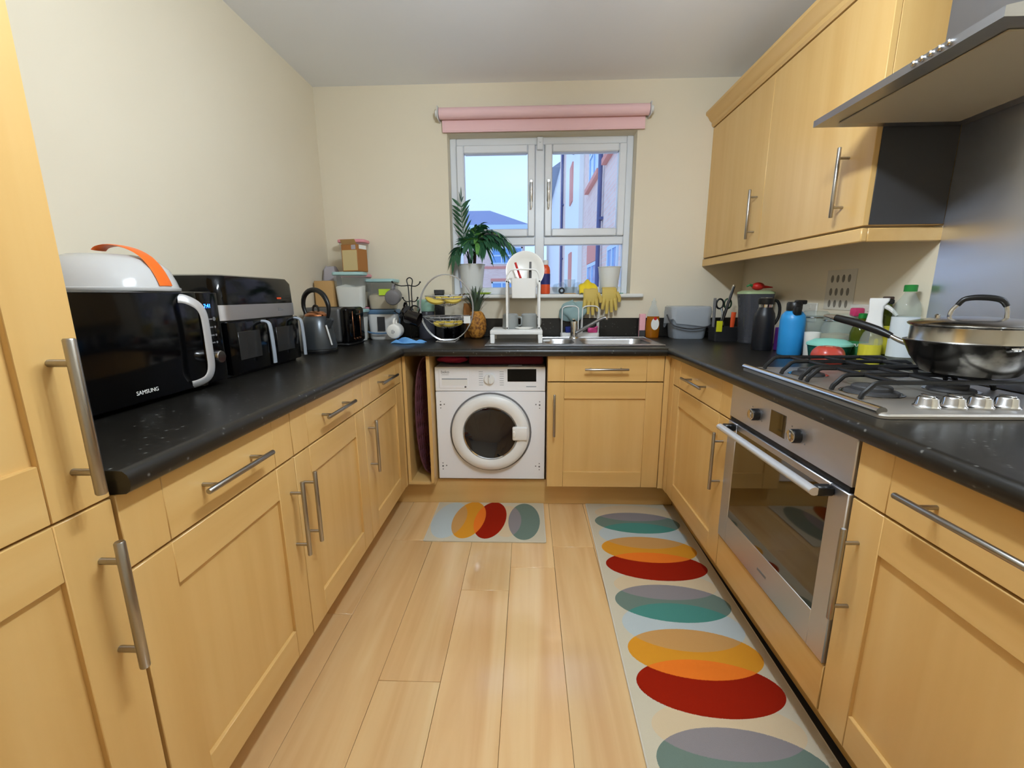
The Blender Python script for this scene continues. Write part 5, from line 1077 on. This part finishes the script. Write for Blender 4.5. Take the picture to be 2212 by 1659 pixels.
MB().lathe([(0.018,0.2685),(0.018,0.289),(0.016,0.291)], (*c,ZI), seg=22).build('cap', 'green_cap', t)
# ---- wok with lid
pcx, pcy, pz = 1.155, 1.165, ZG+0.0066
t = thing('wok_pan', 'stained steel wok with long black handle on the rear burner', 'wok', (pcx, pcy, pz))
MB().lathe([(0.085,0),(0.092,0.003),(0.118,0.040),(0.136,0.080),(0.138,0.084),(0.135,0.084),(0.114,0.042),(0.088,0.006),(0.0005,0.005)], (pcx,pcy,pz), seg=48).build('pan', 'pan_steel', t)
dH = Vector((-0.42, 0.91, 0)).normalized()
def hp(r, z): return (pcx+dH.x*r, pcy+dH.y*r, pz+z)
hn = MB(); hn.tube([hp(0.130,0.064),hp(0.155,0.070),hp(0.185,0.084)], [0.009,0.007,0.006], 10); hn = hn.build('handle_neck', 'chrome', t)
MB().tube([hp(0.180,0.082),hp(0.215,0.096),hp(0.275,0.114),hp(0.340,0.128)], [0.009,0.012,0.0125,0.011], 12).build('handle_grip', 'black_plastic', hn)
MB().tube([hp(0.340,0.128),hp(0.358,0.131),hp(0.378,0.134)], [0.0108,0.007,0.003], 12).build('handle_tip', 'chrome', hn)
hs = Vector((-0.1,-1,0)).normalized()
MB().tube([(pcx+hs.x*0.134-0.03,pcy+hs.y*0.130,pz+0.074),(pcx+hs.x*0.158-0.028,pcy+hs.y*0.155,pz+0.080),(pcx+hs.x*0.158+0.028,pcy+hs.y*0.155,pz+0.080),(pcx+hs.x*0.134+0.03,pcy+hs.y*0.130,pz+0.074)], 0.005, 8).build('side_handle', 'chrome', t)
t = thing('pan_lid', 'deep steel pan lid with black loop handle resting on the wok', 'lid', (pcx, pcy, pz+0.0845))
LZ = pz+0.0848
MB().lathe([(0.128,0.0),(0.126,0.004),(0.126,0.036),(0.132,0.040),(0.134,0.044),(0.130,0.047),(0.090,0.056),(0.040,0.061),(0.0005,0.062)], (pcx,pcy,LZ), seg=48).build('lid', 'lid_steel', t)
dl = Vector((0.82,-0.57,0))
def lp(r, z): return (pcx+dl.x*r, pcy+dl.y*r, LZ+z)
MB().tube([lp(-0.052,0.058),lp(-0.050,0.075),lp(-0.040,0.092)], 0.0048, 8).build('handle_post', 'chrome', t); MB().tube([lp(0.052,0.058),lp(0.050,0.075),lp(0.046,0.092)], 0.0048, 8).build('handle_post', 'chrome', t)
MB().tube([lp(-0.041,0.090),lp(-0.032,0.104),lp(-0.018,0.109),lp(0.0,0.110),lp(0.022,0.108),lp(0.038,0.102),lp(0.047,0.088)], [0.006,0.0065,0.007,0.0075,0.0075,0.007,0.006], 10).build('handle_grip', 'black_plastic', t)
MB().lathe([(0.006,0),(0.006,0.008),(0.003,0.011)], lp(-0.075,0.056), seg=12).build('steam_vent', 'chrome', t)
# ---- sockets and sheet on the right wall
t = thing('wall_chart', 'paper sheet with rows of dark marks on the wall over the sockets', 'chart', (XR-0.003, 1.93, 1.18))
sh = MB().box(XR-0.0022, XR-0.0008, 1.845, 2.020, 1.105, 1.272).build('sheet', 'paper', t)
for rz_ in (1.235, 1.180, 1.130):
    for q in range(4): MB().lathe([(0.0005,0),(0.0085,0),(0.0085,-0.0006)], (XR-0.0023, 1.985-0.034*q, rz_), axis='x', seg=14, sy=1.9).build('printed_mark', 'ink', sh)
for y0, lb in ((2.055, 'white double socket left of the wall chart'), (1.700, 'white double socket with pink plug right of the wall chart')):
    t = thing('wall_socket', lb, 'socket', (XR-0.004, y0+0.07, 1.08), 0, 'wall sockets')
    pl_ = MB().box(XR-0.010, XR-0.0008, y0, y0+0.146, 1.045, 1.131, 0.003).build('plate', 'socket_white', t)
    for s in (0.045, 0.100): MB().box(XR-0.0125, XR-0.0098, y0+s-0.006, y0+s+0.006, 1.105, 1.120, 0.001).build('switch', 'socket_white', pl_)
MB().box(XR-0.050, XR-0.0105, 1.760, 1.790, 1.085, 1.118, 0.006, seg=2, M=None).build('plug', 'magenta', t)

# ================================================================== OUTSIDE
# brick and render wing running away on the right
GX = 1.42
def ozl(px, py):  # helper only for distances along the facade
    return None
wing = thing('brick_wing', 'pink brick and white render wing of the flats seen through the right pane', 'building', (GX+2, 20, -2.6))
Z0, Z1 = -2.6, 9.0
def wingwall(name, y0, y1, z0, z1, mat, dx=0.0): return MB().box(GX+dx, GX+5, y0, y1, z0, z1).build(name, mat, wing)
w1 = wingwall('brick_wall', YW+0.30, 11.7, Z0, Z1, 'far_brick')
w2 = wingwall('cream_pilaster', 11.7, 12.6, Z0, Z1, 'far_cream', -0.03)
w3 = wingwall('render_wall', 12.6, 17.4, Z0, Z1, 'far_render')
w4 = wingwall('brick_wall', 17.4, 20.5, Z0, 7.6, 'far_brick')
w5 = wingwall('render_wall', 20.5, 34.0, Z0, 6.6, 'far_render')
MB().prism([(GX-0.35, 6.6), (GX+5, 6.6), (GX+2.7, 8.6)], 'y', 20.5, 35).build('roof', 'far_grey', wing)
MB().prism([(GX-0.35, 7.6), (GX+5, 7.6), (GX+2.7, 9.6)], 'y', 17.3, 20.5).build('roof', 'far_grey', wing)
def wwin(y0, y1, z0, z1, sill=True, cols=2):
    fr_ = MB(); x0, x1 = GX-0.03, GX+0.03; w = 0.07
    fr_.box(x0,x1,y0,y0+w,z0,z1); fr_.box(x0,x1,y1-w,y1,z0,z1); fr_.box(x0,x1,y0+w,y1-w,z0,z0+w); fr_.box(x0,x1,y0+w,y1-w,z1-w,z1); fr_.box(x0,x1,y0+w,y1-w,z0+(z1-z0)*0.32,z0+(z1-z0)*0.32+w)
    for k in range(1, cols): yy = y0+(y1-y0)*k/cols; fr_.box(x0,x1,yy-w/2,yy+w/2,z0+w,z1-w)
    f = fr_.build('window_frame', 'far_frame', wing)
    MB().box(GX-0.012, GX+0.01, y0+w, y1-w, z0+w, z1-w).build('window_glass', 'far_glass', f)
    if sill: MB().box(GX-0.09, GX+0.03, y0-0.25, y1+0.25, z0-0.10, z0).build('window_ledge', 'far_red', f)
wwin(9.35, 10.7, 3.56, 5.3); wwin(6.9, 8.3, 3.56, 5.3); wwin(9.2, 10.6, 0.75, 1.84); wwin(7.1, 8.0, 0.75, 1.98)
MB().box(GX-0.02, GX+0.02, 9.0, 10.75, 1.86, 2.28).build('brick_lintel', 'far_red', wing)
for y0, z0, z1 in ((14.6, 4.05, 5.2), (14.6, 1.4, 2.5)): MB().box(GX-0.04, GX+0.02, y0, y0+0.85, z0, z1).build('red_panel', 'far_red', wing)
for yp, r in ((8.75, 0.042), (18.3, 0.05)):
    pp = MB().tube([(GX-0.07, yp, Z0), (GX-0.07, yp, 8.5)], r, 8).build('drainpipe', 'far_pipe', wing)
    for zz in (0.6, 2.55, 4.6): MB().box(GX-0.08, GX, yp-0.09, yp+0.09, zz, zz+0.05).build('pipe_bracket', 'far_pipe', pp)
MB().tube([(GX-0.02,14.2,5.32),(GX-0.25,14.2,5.36)], 0.05, 8).build('wall_lamp', 'far_pipe', wing)
# block across the yard with hipped roof
blk = thing('brick_block', 'low pink brick block with grey hipped roof beyond the palm', 'building', (-4.5, 33, -2.6))
by = 30.0; bx0, bx1 = -13.0, -0.25
MB().box(bx0, bx1, by, by+9, -2.6, 5.35).build('brick_wall', 'far_brick', blk)
MB().box(bx0-0.3, bx1+0.35, by-0.35, by+9.35, 5.35, 5.62).build('eaves', 'far_frame', blk)
mb = MB(); v = [mb.bm.verts.new(p) for p in ((bx0-0.3,by-0.35,5.62),(bx1+0.35,by-0.35,5.62),(bx1+0.35,by+9.35,5.62),(bx0-0.3,by+9.35,5.62),(bx0+4,by+4.5,7.35),(bx1-2.6,by+4.5,7.35))]
for q in ((0,1,5,4),(1,2,5),(2,3,4,5),(3,0,4),(0,3,2,1)): mb.bm.faces.new([v[i] for i in q])
mb.build('roof', 'far_roof', blk)
def bwin(x0, x1, z0, z1, cols):
    fr_ = MB(); w = 0.09; y0, y1 = by-0.05, by+0.02
    fr_.box(x0,x0+w,y0,y1,z0,z1); fr_.box(x1-w,x1,y0,y1,z0,z1); fr_.box(x0,x1,y0,y1,z0,z0+w); fr_.box(x0,x1,y0,y1,z1-w,z1); fr_.box(x0+w,x1-w,y0,y1,(z0+z1)/2-w/2,(z0+z1)/2+w/2)
    for k in range(1, cols): xx = x0+(x1-x0)*k/cols; fr_.box(xx-w/2,xx+w/2,y0,y1,z0+w,z1-w)
    f = fr_.build('window_frame', 'far_frame', blk); MB().box(x0+w,x1-w,by-0.02,by+0.01,z0+w,z1-w).build('window_glass', 'far_glass', f)
bwin(-2.45, -0.35, 3.16, 4.25, 3); bwin(-2.45, -0.35, 0.8, 2.0, 3); bwin(-9.5, -7.0, 3.25, 4.7, 3)
MB().box(-6.2, -4.3, by-0.06, by+0.02, 3.0, 5.0).build('render_panel', 'far_render', blk)
for z in (2.86, 2.05): MB().box(bx0+0.05 if z > 2.5 else -2.5, bx1 if z > 2.5 else -0.30, by-0.04, by+0.02, z, z+0.16).build('brick_band', 'far_red', blk)
single(MB().box(-60, 60, YW+0.26, 120, -2.9, -2.6), 'yard_ground', 'far_ground', 'grey paved yard below the window', 'ground', (0, 40, -2.6), kind='structure')
